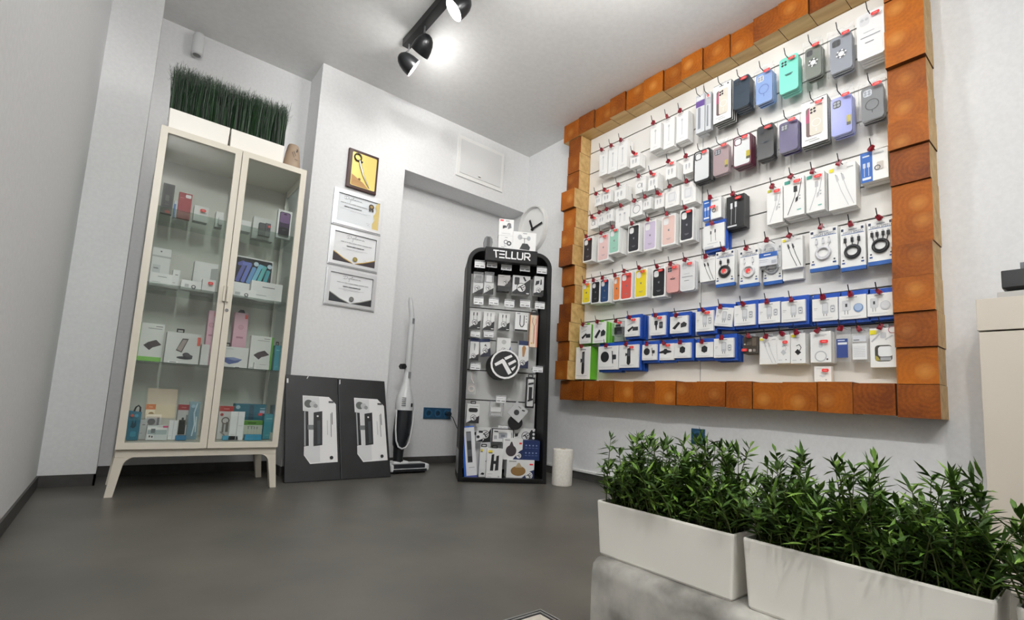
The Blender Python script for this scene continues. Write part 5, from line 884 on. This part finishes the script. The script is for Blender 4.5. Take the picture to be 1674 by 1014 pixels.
# ---------------------------------------------------------------- things inside the cabinet
def cdeco(k, F, w, h, p, y):
    if k == 'phonebox': F.rrect(.12, .06, .88, .95, .005, '3c3a3a'); F.rrect(.3, .42, .62, .62, .004, '6a6766'); F.rect(.3, .3, .62, .31, '8a8786'); F.rrect(.4, .02, .8, .1, .003, RED)
    elif k == 'redbox': F.rrect(.5, .82, .92, .95, .005, 'e9dfe0'); F.rect(.1, .78, .4, .8, 'd98a8f'); F.rect(.1, .7, .5, .715, 'b9434c')
    elif k == 'purplephone':
        F.rrect(.12, .05, .9, .93, .010, '17161a'); F.rrect(.16, .07, .86, .91, .008, '4a3a58'); F.rrect(.16, .55, .86, .91, .008, '8a6a98'); F.rrect(.17, .08, .85, .4, .008, '24222b'); F.rrect(.4, .84, .62, .875, .002, '0f0f12'); F.rect(.38, .3, .66, .31, '8d8a95')
    elif k == 'plainbox':
        if p.get('txt'): F.rect(.35, .72, .75, .76, '7a7c7f'); F.rect(.12, .3, .5, .33, 'a5a7aa')
        if p.get('band'): F.rect(0, 0, .45, .8, p['band'])
    elif k == 'hangbox': F.rect(0, .78, 1, .82, 'bfc0c0'); F.disc(.45, .92, .004, '5b5c5e'); F.rrect(.1, .35, .5, .6, .004, 'd2d4d4'); F.rect(.15, .5, .4, .53, '8f9193')
    elif k == 'plugbox': F.rrect(.18, .3, .38, .62, .003, 'c2c4c6'); F.ring(.62, .4, .010, .006, '3f4144'); F.rect(.58, .12, .61, .36, '3f4144'); F.rect(.65, .12, .68, .36, '3f4144')
    elif k == 'openbox': F.poly([(.72, 0), (1, .0), (1, .88), (.72, .84)], 'a9aba9'); F.rect(.05, .08, .3, .1, '9a9c9e')
    elif k == 'mini':
        F.rrect(.03, .36, .98, .97, .006, '15171f')
        cols = ['5a5fa8', '6b78c4', '6f9fd4', '7fc4dd', '6fc3c4', '4fa9b4']
        def st(a, b, c): F.line([a, b], .021, c); F.disc(a[0], a[1], .0105, c); F.disc(b[0], b[1], .0105, c)
        st((.12, .82), (.20, .86), cols[0]); st((.10, .46), (.24, .84), cols[0]); st((.24, .46), (.38, .84), cols[1]); st((.24, .84), (.38, .84), cols[1]); st((.38, .45), (.5, .76), cols[2]); F.disc(.545, .87, .013, 'c5d8e6')
        st((.5, .45), (.66, .84), cols[3]); st((.66, .84), (.78, .82), cols[3]); st((.64, .45), (.78, .82), cols[4]); st((.8, .45), (.88, .74), cols[5]); st((.8, .45), (.88, .46), cols[5]); F.disc(.905, .86, .013, 'c5d8e6')
    elif k == 'powerbank': F.poly([(.18, .42), (.45, .3), (.66, .42), (.4, .52)], '3c3034'); F.poly([(.42, .52), (.62, .38), (.95, .46), (.7, .58)], '4a3a3e'); F.rect(.3, .86, .9, .875, '9a9c9c'); F.rect(.62, .92, .92, .935, '6a6c6c'); F.rect(0, 0, 1, .13, '7cc24a') if not p.get('right') else F.rect(.06, .04, .5, .055, '8a8c8c')
    elif k == 'phonestand': F.poly([(.3, .42), (.46, .82), (.64, .82), (.48, .36)], '55504f'); F.poly([(.33, .46), (.48, .78), (.6, .78), (.46, .4)], 'a89a94'); F.disc(.62, .3, .016, '3a3b3e', .012); F.disc(.58, .2, .035, '2f3033', .008); F.poly([(.62, .36), (.82, .28), (.8, .2), (.6, .22)], '4a4b4e'); F.rrect(.9, .62, 1, .9, .002, 'e05a45'); F.rect(.12, .02, .4, .075, 'fafafa'); F.rect(.16, .035, .36, .055, '333436')
    elif k == 'pinkbox': F.ring(.52, .74, .013, .010, 'c08a9a'); F.disc(.52, .74, .007, 'd9a5b4'); F.rect(.25, .54, .75, .57, 'b98292'); F.rect(.3, .28, .7, .3, 'c795a4'); F.rect(.75, .9, .95, .97, 'e2584f')
    elif k == 'bluepad': F.poly([(.05, .3), (.3, .15), (.62, .26), (.78, .42), (.45, .5), (.12, .46)], '56679e'); F.poly([(.2, .42), (.5, .34), (.76, .42), (.45, .5)], '8493bf'); F.rect(.5, .0, .74, .07, 'fafafa'); F.rect(.54, .015, .7, .05, '333436'); F.rect(.1, .88, .4, .9, 'a5a7aa')
    elif k == 'redtop':
        F.rect(0, .84, 1, 1, 'b02a2a'); F.rect(.3, .9, .7, .93, 'd98a86')
        if p.get('pic'): F.rect(.2, .12, .8, .55, '1f2c28'); F.rrect(.4, .3, .6, .62, .004, '26302c'); F.rect(.75, .4, .9, .7, '8f9290')
        elif p.get('phones'): F.ring(.5, .56, .019, .014, '6a625c'); F.rect(.3, .2, .44, .5, '8a8580'); F.rect(.55, .22, .75, .52, '7c7671'); F.poly([(.2, .25), (.55, .15), (.55, .1), (.2, .2)], 'a39d98'); F.disc(.2, .74, .008, 'a83a3a')
        else: F.disc(.6, .7, .012, '4b4d50'); F.rect(.1, .5, .9, .52, 'a9abad')
    elif k == 'clampic': F.rect(.06, .4, .9, .92, 'b9b9bc'); F.disc(.4, .7, .016, '6f6f74'); F.rect(.74, .55, .88, .88, '7f7f84'); F.rect(.1, .18, .8, .26, '9d9da1'); F.rect(.4, .05, .56, .4, '6f7276')
    elif k == 'clampic2': F.rect(.05, .74, .95, .9, 'f2f3f3'); F.rect(.05, .4, .95, .7, 'a8b8bb'); F.rect(.2, .5, .4, .8, '6f7a80'); F.poly([(.08, .1), (.38, .1), (.34, .4), (.04, .42)], 'eef0f0'); F.rect(.12, .2, .2, .34, '5f6366'); F.rect(.24, .18, .32, .32, '5f6366'); F.rrect(.74, .88, 1, 1.0, .002, 'd8508a')
    elif k == 'leaflet': F.rect(.1, .2, .42, .21, 'b5b7b9'); F.poly([(.5, .98), (.56, .98), (.54, .02), (.48, .02)], 'c5c8cb'); F.rect(.6, .5, .9, .51, 'b5b7b9')
    elif k == 'bigteal': F.disc(.1, .9, .011, 'a9c7d0'); F.rect(.8, .86, .96, .89, 'a3c4d0'); F.rect(.8, .74, .96, .82, 'b9bfd8'); F.rrect(.77, .66, .94, .74, .002, RED); F.poly([(.44, .40), (.62, .40), (.6, .97), (.46, .97)], '24566c')
    elif k == 'greentop': F.rect(0, .76, 1, 1, '5f9a3a'); F.rrect(.3, .84, .7, .9, .003, '33531f'); [F.line([(u, .2), (u, .6)], .002, 'b9bab4') or F.rrect(u-.03, .54, u+.03, .68, .002, '9a9b96') for u in (.35, .5, .62, .75)]; F.rect(.3, .68, .6, .7, '8a8b86')
    elif k == 'tealbox': F.rect(.2, .8, .8, .83, '8fc6cc'); F.rect(.25, .15, .75, .17, '7db9c0')
    elif k == 'clearblue': F.disc(.35, .88, .009, 'a9c9dc'); F.line([(.5, .1), (.65, .4), (.5, .7), (.7, .95)], .006, 'd3e4ee'); F.line([(.8, .2), (.75, .6)], .004, 'e8f0f4')
for k, nm, lab, cat, p, x, y, z, w_, h_, d in CABINET:
    c = {'phonebox': p.get('c'), 'redbox': p.get('c'), 'plainbox': p.get('c'), 'hangbox': 'e7e7e5', 'plugbox': 'efefee', 'openbox': p.get('c'), 'mini': 'e9e9e8', 'powerbank': 'e6e7e3', 'phonestand': 'dfe0dd', 'pinkbox': 'e3b4c4', 'bluepad': 'e3e4e1', 'tealbox': '3f93a3', 'redtop': 'd9d7d4', 'clampic': 'd9dadb', 'clampic2': 'd3dadb', 'leaflet': 'eff1f3', 'bigteal': '1f7187', 'greentop': 'cfd3c2', 'purplephone': 'f0f0f0', 'tealbag': '23728c'}.get(k, 'e0e0e0')
    m = M(c, .45); b = MB()
    if k == 'earcase':
        b.prism(rr(-w_/2, w_/2, 0, h_, min(w_, h_)*.35, 6), 0, d, m, smooth=False); o = b.build(nm, loc=(x, y, z), bevel=.004)
    elif k == 'tealbag':
        b.mesh([(-w_*.42, 0, 0), (w_*.42, 0, 0), (w_*.42, d, 0), (-w_*.42, d, 0), (-w_/2, .012, h_), (w_/2, .008, h_*.96), (w_/2, d-.01, h_*.96), (-w_/2, d-.01, h_)], [(3, 2, 1, 0), (4, 5, 6, 7), (0, 1, 5, 4), (1, 2, 6, 5), (2, 3, 7, 6), (3, 0, 4, 7)], m); o = b.build(nm, loc=(x, y, z))
        b = MB(); b.tube([(-w_*.1, .02, h_*.97), (0, .018, h_*1.12), (w_*.18, .018, h_*1.19), (w_*.34, .018, h_*1.12), (w_*.36, .02, h_*.95)], .004, BLACK); b.build('handle', o)
        F = Face(w_, h_, .004); F.n = 8; F.poly([(.25, .45), (.4, .7), (.5, .55), (.62, .72), (.7, .5), (.5, .4)], '1b4658'); F.disc(.3, .84, .007, 'c0503a'); F.disc(.62, .84, .008, '3f9fc0'); F.rrect(.3, .12, .75, .3, .006, '3a93b0'); F.build('printed_picture', o)
    elif k == 'leaflet':
        for q in range(3): b.box(-w_/2+q*.004, w_/2-q*.003, q*.004, q*.004+.0015, 0, h_-q*.004, m)
        o = b.build(nm, loc=(x, y, z))
    elif k == 'clearblue':
        b.box(-w_/2, w_/2, 0, d, 0, h_, M('8fb9cc', .2, 0, .55)); o = b.build(nm, loc=(x, y, z)); b = MB(); b.box(-w_*.4, w_*.3, .006, d-.006, .01, h_*.8, M('6f9db5', .4)); b.build('blue_insert', o)
    else:
        if k == 'redtop' or k == 'greentop': pass
        b.box(-w_/2, w_/2, 0, d, 0, h_, m); o = b.build(nm, loc=(x, y, z), bevel=.0008)
    tag(o, lab, cat)
    F = Face(w_, h_, 0); cdeco(k, F, w_, h_, p, y)
    if F.f: F.build('printed_picture', o)
    if p.get('st') and k not in ('bigteal', 'phonestand'): sticker(o, w_, h_, -.0005, .6, .7)
    if k == 'phonestand': b = MB(); b.ringprism(rr(-.034, .0, h_, h_+.022, .003), rr(-.028, -.006, h_+.005, h_+.015, .002), .03, .032, BLACK); b.build('hang_tab', o)
    if k == 'pinkbox' and p.get('full'): b = MB(); b.prism([(-.02, h_), (.02, h_), (.010, h_+.02), (-.008, h_+.02)], .02, .04, BLACK); b.build('hang_tab', o)
    if k == 'bluepad': b = MB(); b.ringprism(rr(-w_*.46, -w_*.2, h_, h_+.022, .003), rr(-w_*.43, -w_*.23, h_+.005, h_+.015, .002), .03, .032, BLACK); b.build('hang_tab', o)
    if k == 'tealbox' and p.get('hang'): b = MB(); b.ringprism(rr(-.008, .008, h_, h_+.024, .003), rr(-.004, .004, h_+.005, h_+.018, .002), .03, .033, BLACK); b.build('hang_tab', o)
    if k == 'powerbank' and not p.get('right'): b = MB(); b.box(-w_/2-.004, -w_/2-.0005, 0, d, 0, h_, M('6cb83e', .45)); b.build('green_side', o)
    if k == 'powerbank' and p.get('right'): b = MB(); b.box(w_/2+.0005, w_/2+.012, 0, d, 0, h_, M('5fa83a', .45)); b.build('green_side', o)
# ---------------------------------------------------------------- black branded stand
STR = math.atan2(-.486, .874)
SO = Vector((1.775, 2.726, 0)); SU = Vector((.8738, -.4864, 0)); SN = Vector((.4864, .8738, 0))
def sp_(u, off, z): return SO+SU*u+SN*off+Vector((0, 0, z))
SBK = M('0e0f10', .5, 0, 1, .3)
sd = thing('display_stand', 'black rounded display stand with lettered header and round emblem sign', 'display stand', tuple(SO), STR)
W_, H_, D_ = .586, 1.565, .30
def arch(i):
    x0, x1, z0, z1 = i, W_-i, (i if i else 0), H_-i; p = [(x0, z0), (x1, z0)]
    R = .105-i*.8
    for cx, a in ((x1-R, 0), (x0+R, 90)):
        for k in range(9): t = math.radians(a+90*k/8); p.append((cx+R*math.cos(t), z1-R+R*math.sin(t)))
    return [(x-.02*z-.00*z*z, z) for x, z in p]
b = MB(); b.ringprism(arch(0), arch(.028), 0, D_, SBK); b.build('outer_shell', sd, bevel=.004)
b = MB(); b.prism(arch(.026), D_-.012, D_-.002, M('141517', .5)); b.build('back_plate', sd)
b = MB(); b.box(.03, W_-.03, .0, D_-.02, 0, .020, SBK); b.box(.03, W_-.03, 0, .008, .018, .030, SBK); b.build('tray', sd, bevel=.003)
b = MB(); zc = [.05, .295, .529, .739, .960, 1.189, 1.44]
for a, c in zip(zc, zc[1:]): b.box(.028-.02*a, .545-.022*a, .246, .258, a+.004, c-.004, M('dfe0de', .4))
b.box(.03, .53, .258, .266, .05, 1.44, SLD); b.build('slat_back', sd)
b = MB(); b.box(.082, .440, -.045, .0, 1.466, 1.560, SBK); hd = b.build('header_sign', sd, bevel=.002)
F = Face(.352, .094, -.0455, .261, 1.466); wt = M('f4f4f4', .4)
def stroke(pts, x, t=.0085): F.line([((x+a*.034)/.352+.0, .27+c*.5) for a, c in pts], t, wt)
for x, L_ in ((.052, [[(0, 1), (1.0, 1)], [(.42, 1), (.60, 0)]]), (.094, [[(0, .98), (.95, .98)], [(0, .5), (.95, .5)], [(0, .02), (.95, .02)]]), (.138, [[(0, 1), (0, .02), (.85, .02)]]), (.178, [[(0, 1), (0, .02), (.85, .02)]]),
              (.216, [[(0, 1), (0, .2), (.2, .02), (.85, .02), (1.05, .2), (1.05, 1)]]), (.266, [[(0, 0), (0, 1), (.85, 1), (1.05, .85), (1.05, .6), (.85, .45), (.05, .45)], [(.5, .45), (1.08, 0)]])):
    for q in L_: stroke(q, x)
F.build('lettering', hd)
b = MB(); T = Matrix.Translation((.262, 0, .777)); 
b.prism(circ(.264, .777, .100, 40), -.02, .245, SBK, smooth=True); rs = b.build('round_sign', sd)
F = Face(.2, .2, -.0203, .264, .677); F.disc(.5, .5, .0995, wt); F.disc(.5, .5, .087, M('1b1c1e', .4))
for q in TE: F.flat([(.264+a*.092, .777+c*.092) for a, c in q], wt)
F.build('emblem', rs)
b = MB(); b.box(-.004, -.001, .03, D_-.04, .05, 1.36, M('9a9c9e', .35, .5)); b.build('edge_trim', sd)
TL = ['first in top tag row', 'second in top tag row', 'third in top tag row', 'fourth in top tag row', 'fifth in top tag row', 'first in second tag row', 'second in second tag row', 'third in second tag row', 'fourth in second tag row', 'fifth in second tag row', 'first in third tag row', 'second in third tag row', 'left of the round sign', 'right of the round sign', 'above the clear parts pack', 'above the grey display box']
for (u, z, w_, h_), t_ in zip(TAGS, TL):
    hk = thing('label_hook', 'wire hook with price label, '+t_+' on the black stand', 'hook', tuple(sp_(u, .03, z)), STR, 'price label hooks on the black stand')
    b = MB(); b.box(-w_/2, w_/2, 0, .0015, 0, h_*.78, M('e8eaeb', .35)); b.box(-w_/2, w_/2, -.001, .002, h_*.80, h_, CLEARW); lb = b.build('price_label', hk)
    F = Face(w_, h_*.78, 0); F.rect(.1, .25, .42, .36, '5a5c5e'); F.rect(.55, .22, .9, .34, '5a5c5e'); F.rect(.1, .7, .7, .76, 'b5b7b9'); F.build('label_print', lb)
    b = MB(); b.tube([(0, .004, h_*.9), (0, .06, h_*.8), (0, .216, h_*.72)], .002, STEEL, 6); b.build('wire', hk)
def sdeco(k, F, w, h, p):
    K = '1f2022'; R = w*.27
    tri = lambda c='2a2b2e', v=.42: F.poly([(0, 0), (1, 0), (1, v), (.0, .08)], c)
    if k == 'teclam': F.rect(0, 0, 1, .5, 'd5d6d6'); F.poly([(0, 0), (1, 0), (1, .28)], K); te_logo(F, .45, .26, R)
    elif k == 'tedark': F.rect(0, .32, 1, 1, 'cfcccb'); F.rect(0, 0, 1, .3, K); F.poly([(.55, .32), (1, .32), (1, .75)], '3a3638'); te_logo(F, .62, .58, R*.75, 'a9a5a4', 'd9d6d5'); F.rect(.1, .88, .5, .91, '8a8886')
    elif k == 'techarge':
        F.poly([(0, 0), (1, 0), (1, .85 if not p.get('n') else .3), (0, .1)], K)
        if p.get('n'): F.poly([(.12, .5), (.5, .6), (.55, .78), (.2, .74)], K); F.poly([(.62, .55), (.8, .58), (.75, .85), (.66, .84)], '2c2d30'); te_logo(F, .5, .26, R)
        else: F.rrect(.1, .5, .38, .9, .006, '2c2d30'); F.line([(.62, .92), (.72, .75)], .012, K); te_logo(F, .5, .36, R); F.rect(.8, .04, .95, .09, 'e9e9e9')
    elif k == 'tecable': F.poly([(0, 0), (1, 0), (1, .5), (0, .06)], K); [F.line([(u, .35), (u-.03, .8)], .0022, p['c']) or F.rrect(u-.07, .74, u+.02, .92, .002, p['c']) for u in (.38, .68)]; te_logo(F, .5, .36, R); F.rect(.72, .05, .95, .09, 'e9e9e9')
    elif k == 'uloop': F.line([(.38, .82), (.38, .36), (.48, .24), (.6, .24), (.7, .36), (.7, .82)], .006, K); F.rect(0, 0, 1, .09, K); F.rect(.12, .9, .38, .94, '8a8c8e'); [F.disc(.88, v, .004, '77797b') for v in (.5, .65, .8)]
    elif k == 'orange': F.rect(.0, .92, 1, 1, '222324'); F.rect(0, 0, 1, .92, 'e9d9c2'); F.rect(.0, 0, .08, .92, 'd98a4a'); F.rect(.8, 0, 1, .92, 'd58a78'); F.line([(.35, .85), (.3, .72), (.52, .6), (.5, .1)], .003, 'b5523f'); F.line([(.7, .82), (.75, .7), (.6, .6), (.6, .1)], .003, 'b5523f'); F.rect(.2, .09, .4, .13, 'd9b43a')
    elif k == 'tebulb': F.rect(0, .84, 1, 1, '26355f'); F.poly([(0, 0), (1, 0), (1, .3), (0, .05)], '232a4a' if p.get('amber') else K); te_logo(F, .45, .2, R); F.poly([(.4, .42), (.55, .42), (.72, .74), (.6, .82), (.42, .82), (.32, .74)], 'b9895a') if p.get('amber') else F.poly([(.48, .45), (.54, .45), (.62, .72), (.5, .78), (.4, .72)], 'a9abab')
    elif k == 'techarge2': F.rect(0, .82, 1, 1, '26355f'); F.poly([(0, 0), (1, 0), (1, .5), (0, .08)], '25283a'); F.poly([(.4, .6), (.6, .58), (.7, .5), (.55, .72)], '5d5f62'); te_logo(F, .5, .34, R)
    elif k == 'tewhite': F.disc(.5, .8, .016, 'b9bab9'); F.poly([(.75, .2), (1, .2), (1, .62)], '2c4a94'); te_logo(F, .5, .42, R*.6)
    elif k == 'earpack': F.rect(.08, .44, .92, .46, 'b9aea8'); F.line([(.4, .95), (.45, .7), (.7, .5)], .005, 'ebe6e2'); F.line([(.5, .95), (.55, .8), (.6, .6)], .004, 'c9b9b0'); F.ring(.5, .24, .022, .014, 'd9d0ca')
    elif k == 'blackclam': F.rrect(.12, .06, .88, .94, .006, 'c9cbcb'); F.rect(.3, .28, .7, .68, K); F.poly([(.2, .74), (.85, .78), (.85, .84), (.2, .80)], K); F.poly([(.2, .2), (.85, .26), (.85, .32), (.2, .26)], K); F.rrect(.25, .84, .8, .93, .006, 'e4e6e6')
    elif k == 'teoval': F.poly([(0, 0), (1, 0), (1, .4)], K); x, z = F.P(.5, .68); F.flat(rr(x-w*.36, x+w*.36, z-.014, z+.014, .012), K); te_logo(F, .55, .28, R*.9); F.rect(.2, .88, .9, .9, '8a8c8e')
    elif k == 'clearcube': F.rect(.05, .3, .8, .6, 'e1e2e1'); F.rect(.2, .62, .7, .9, 'b9bbba')
    elif k == 'mount2': F.disc(.45, .42, w*.18, '3a3b3d'); F.rect(.3, .78, .5, .82, '55575a'); F.poly([(.62, .8), (.8, .88), (.82, .8), (.64, .72)], K)
    elif k == 'bluetall': F.rect(.18, .05, 1, .98, 'e3e5e8'); F.rect(.34, .30, .72, .9, '55575c'); F.rect(.38, .55, .68, .72, '2e3034'); F.rect(.36, .32, .7, .42, '2a2c30'); F.rect(.36, .72, .7, .88, '7d8086'); F.rect(.4, .2, .85, .21, '9a9da2'); F.rect(.18, 0, 1, .05, '4a55a0')
    elif k == 'tewide': F.poly([(.6, .68), (1, .7), (1, 1)], K); F.poly([(.1, .78), (.4, .86), (.42, .92), (.3, .9), (.1, .86)], K); te_logo(F, .72, .85, .030); F.disc(.2, .62, .010, 'b9bbbc')
    elif k == 'tewide2': F.poly([(.55, 0), (1, 0), (1, .9), (.82, .9)], K); [F.disc(.93, v, .009, 'e4e5e5') for v in (.15, .5, .85)]; te_logo(F, .56, .3, .030); F.poly([(.05, .2), (.18, .25), (.22, .65), (.15, .5), (.05, .5)], K)
    elif k == 'lcd': F.ring(.5, .5, .001, .0005, K); F.rect(0, 0, 1, .06, K); F.rect(0, .94, 1, 1, K); F.rect(0, 0, .045, 1, K); F.rect(.96, 0, 1, 1, K); F.rect(.32, .3, .7, .68, 'a9adb4'); F.rect(.42, .4, .6, .58, '7d828a'); F.rect(.1, .74, .28, .82, '2f3134'); F.rect(.1, .25, .24, .5, 'b5b8bb'); [F.disc(.9, v, .003, K) for v in (.4, .5, .6, .7)]
    elif k == 'diffuser':
        c = p['c']; F.disc(.42, .42, w*.27, c, h*.26); F.poly([(.3, .6), (.56, .6), (.46, .84), (.40, .84)], c if p.get('blue') else 'b9a98a'); F.poly([(.5, 0), (1, 0), (1, .5), (.85, .42)], '1f2c5a'); te_logo(F, .82, .2, w*.13, 'e4e4e4', 'e9e9e9'); F.rrect(.82, .74, .95, .82, .003, RED); F.rect(.08, .9, .34, .94, '8a8c8e')
    elif k == 'baseus':
        F.rect(.08, .86, .34, .94, 'e8d23a'); F.rect(.1, .84, .34, .865, '222324')
        if p.get('grip'): F.poly([(.24, .28), (.44, .28), (.46, .82), (.3, .80)], K); F.poly([(.54, .28), (.76, .30), (.76, .78), (.6, .76)], '26272a'); F.rect(.4, .5, .6, .6, K); F.rect(.1, .17, .4, .18, '9a9c9e'); F.disc(.8, .09, .006, 'b5b7b9'); F.rect(.1, .07, .35, .08, '77797b')
        else: F.poly([(.2, .12), (.6, .1), (.7, .16), (.4, .18)], K); F.disc(.85, .55, .006, K)
    elif k == 'smallte': F.disc(.3, .45, .010, K); F.poly([(0, 0), (1, 0), (1, .3)], K); F.rrect(.35, .85, .95, 1.05, .003, K)
SC_ = {'tedark': '2b2a2b', 'uloop': 'eceded', 'orange': 'd9a070', 'blackclam': '26272a', 'bluetall': '2460c4', 'techarge': 'dfe0e0', 'mount2': 'c9cbcc', 'teclam': 'd9dada'}
for k, lab, cat, p, off, u, z, w_, h_, d in STAND:
    y = off; pos = sp_(u, off, z); b = MB(); c = SC_.get(k, 'e6e7e6')
    if k in ('earpack', 'clearcube', 'teclam'):
        b.box(-w_/2, w_/2, 0, d, 0, h_, CLEARW); o = b.build('clear_pack', loc=tuple(pos))
        b = MB()
        if k == 'teclam': b.box(-w_*.46, w_*.46, .004, d-.004, .004, h_*.5, M('d9dada', .5)); b.box(-w_*.3, w_*.3, .006, d-.006, h_*.55, h_*.85, M('f0f0f0' if p.get('w') else '232426', .3))
        elif k == 'earpack': b.tube([(.02*math.cos(t*PI/8), .009, h_*.3+.02*math.sin(t*PI/8)) for t in range(16)], .003, M('dfd6d0', .4), 6, True)
        else: b.box(-w_*.4, w_*.3, .01, d-.01, .008, h_*.55, M('d6d7d6', .4))
        b.build('contents', o)
    else:
        b.box(-w_/2, w_/2, 0, d, 0, h_, M(c, .45)); o = b.build({'diffuser': 'diffuser_box', 'tecable': 'cable_box', 'uloop': 'cable_box', 'mount2': 'mount_card'}.get(k, 'accessory_box'), loc=tuple(pos), bevel=.0008)
    tag(o, lab, cat); t_ = p.get('tilt', 0); o.rotation_euler = (0, math.radians(t_), STR)
    F = Face(w_, h_, 0); sdeco(k, F, w_, h_, p); F.build('printed_picture', o)
    if k == 'diffuser' and p.get('blue'):
        b = MB(); b.box(w_/2+.0005, w_/2+.118, 0, d, 0, h_*.93, M('1c3264', .45)); s_ = b.build('blue_box_side', o)
        F = Face(.118, h_, 0, w_/2+.06); [F.disc(.2+.2*a, .35+.35*c_, .005, '8a9cc4') for a in range(4) for c_ in (0, 1)]; [F.rect(.13+.2*a, .22+.35*c_, .27+.2*a, .24+.35*c_, '6f82b0') for a in range(4) for c_ in (0, 1)]; F.build('icon_print', s_)
    if k == 'mount2':
        b = MB(); b.prism(circ(.035, -.012, .05, 28), .014, .03, M('17181a', .35)); b.build('round_mount', o, bevel=.003)
    if k == 'blackclam' or k == 'orange' or k == 'teoval' or k == 'baseus': b = MB(); b.ringprism(rr(-.018, .018, h_, h_+.02, .003), rr(-.012, .012, h_+.005, h_+.014, .002), d*.5, d*.5+.002, BLACK); b.build('hang_tab', o)
# boxes and holder on top of the stand
for nm, lab, u, z, w_, h_, off in (('accessory_box', 'upper white box of two stacked on the stand top', .229, 1.6835, .103, .12, .06), ('accessory_box', 'lower white box of two stacked on the stand top', .231, 1.566, .103, .1165, .06), ('charger_box', 'larger white charger box on stand top before the clock', .360, 1.566, .164, .152, .045)):
    b = MB(); b.box(-w_/2, w_/2, 0, .085, 0, h_, M('f0f0ef', .5)); o = tag(b.build(nm, loc=tuple(sp_(u, off, z)), bevel=.0008), lab, 'box'); o.rotation_euler = (0, 0, STR)
    F = Face(w_, h_, 0)
    if nm == 'charger_box': F.disc(.3, .74, .016, 'b5b8bb', .019); F.disc(.68, .72, .013, 'aeb1b4', .017); F.line([(.32, .7), (.66, .7)], .004, '8d9093'); F.line([(.5, .7), (.5, .42)], .004, '5c5f62'); F.poly([(.3, .18), (.72, .16), (.76, .3), (.64, .46), (.42, .46)], '2a2c2f'); F.rect(.1, .1, .9, .112, 'b9bbbd'); F.rect(.42, .92, .6, .945, '77797b')
    elif 'upper' in lab: F.rrect(.06, .86, .3, .95, .003, RED); F.poly([(.25, .4), (.5, .5), (.45, .62), (.25, .6)], '2c2d30'); F.line([(.5, .5), (.62, .75)], .006, '3a3c3f'); F.poly([(.6, .4), (.85, .5), (.8, .75), (.65, .8)], '77797c'); F.rect(.42, .88, .7, .91, '77797b'); F.rect(.2, .12, .8, .14, 'b9bbbd')
    else: F.ring(.72, .55, .017, .008, '3a3c3f', 20); F.ring(.5, .62, .015, .010, '55575a', 20); F.poly([(.35, .6), (.5, .4), (.6, .3), (.4, .3)], 'd5d7d9'); F.line([(.2, .3), (.4, .28)], .003, '6a6c6f'); F.rect(.42, .88, .6, .91, '77797b')
    F.build('printed_picture', o)
b = MB(); pts = [(.018*s_, z_) for s_, z_ in ((-1, 0), (1, 0), (1.5, .03), (1.75, .06), (1.5, .085), (.8, .10), (-.8, .10), (-1.5, .085), (-1.75, .06), (-1.5, .03))]
b.prism(pts, 0, .04, M('5c5f60', .4)); o = tag(b.build('phone_holder', loc=tuple(sp_(.108, .06, 1.566)), bevel=.006), 'grey teardrop shaped holder with black slot on stand top', 'holder'); o.rotation_euler = (0, 0, STR)
b = MB(); b.prism(rr(-.011, .011, .006, .094, .006), -.003, -.0005, BLACK); b.build('slot_insert', o)
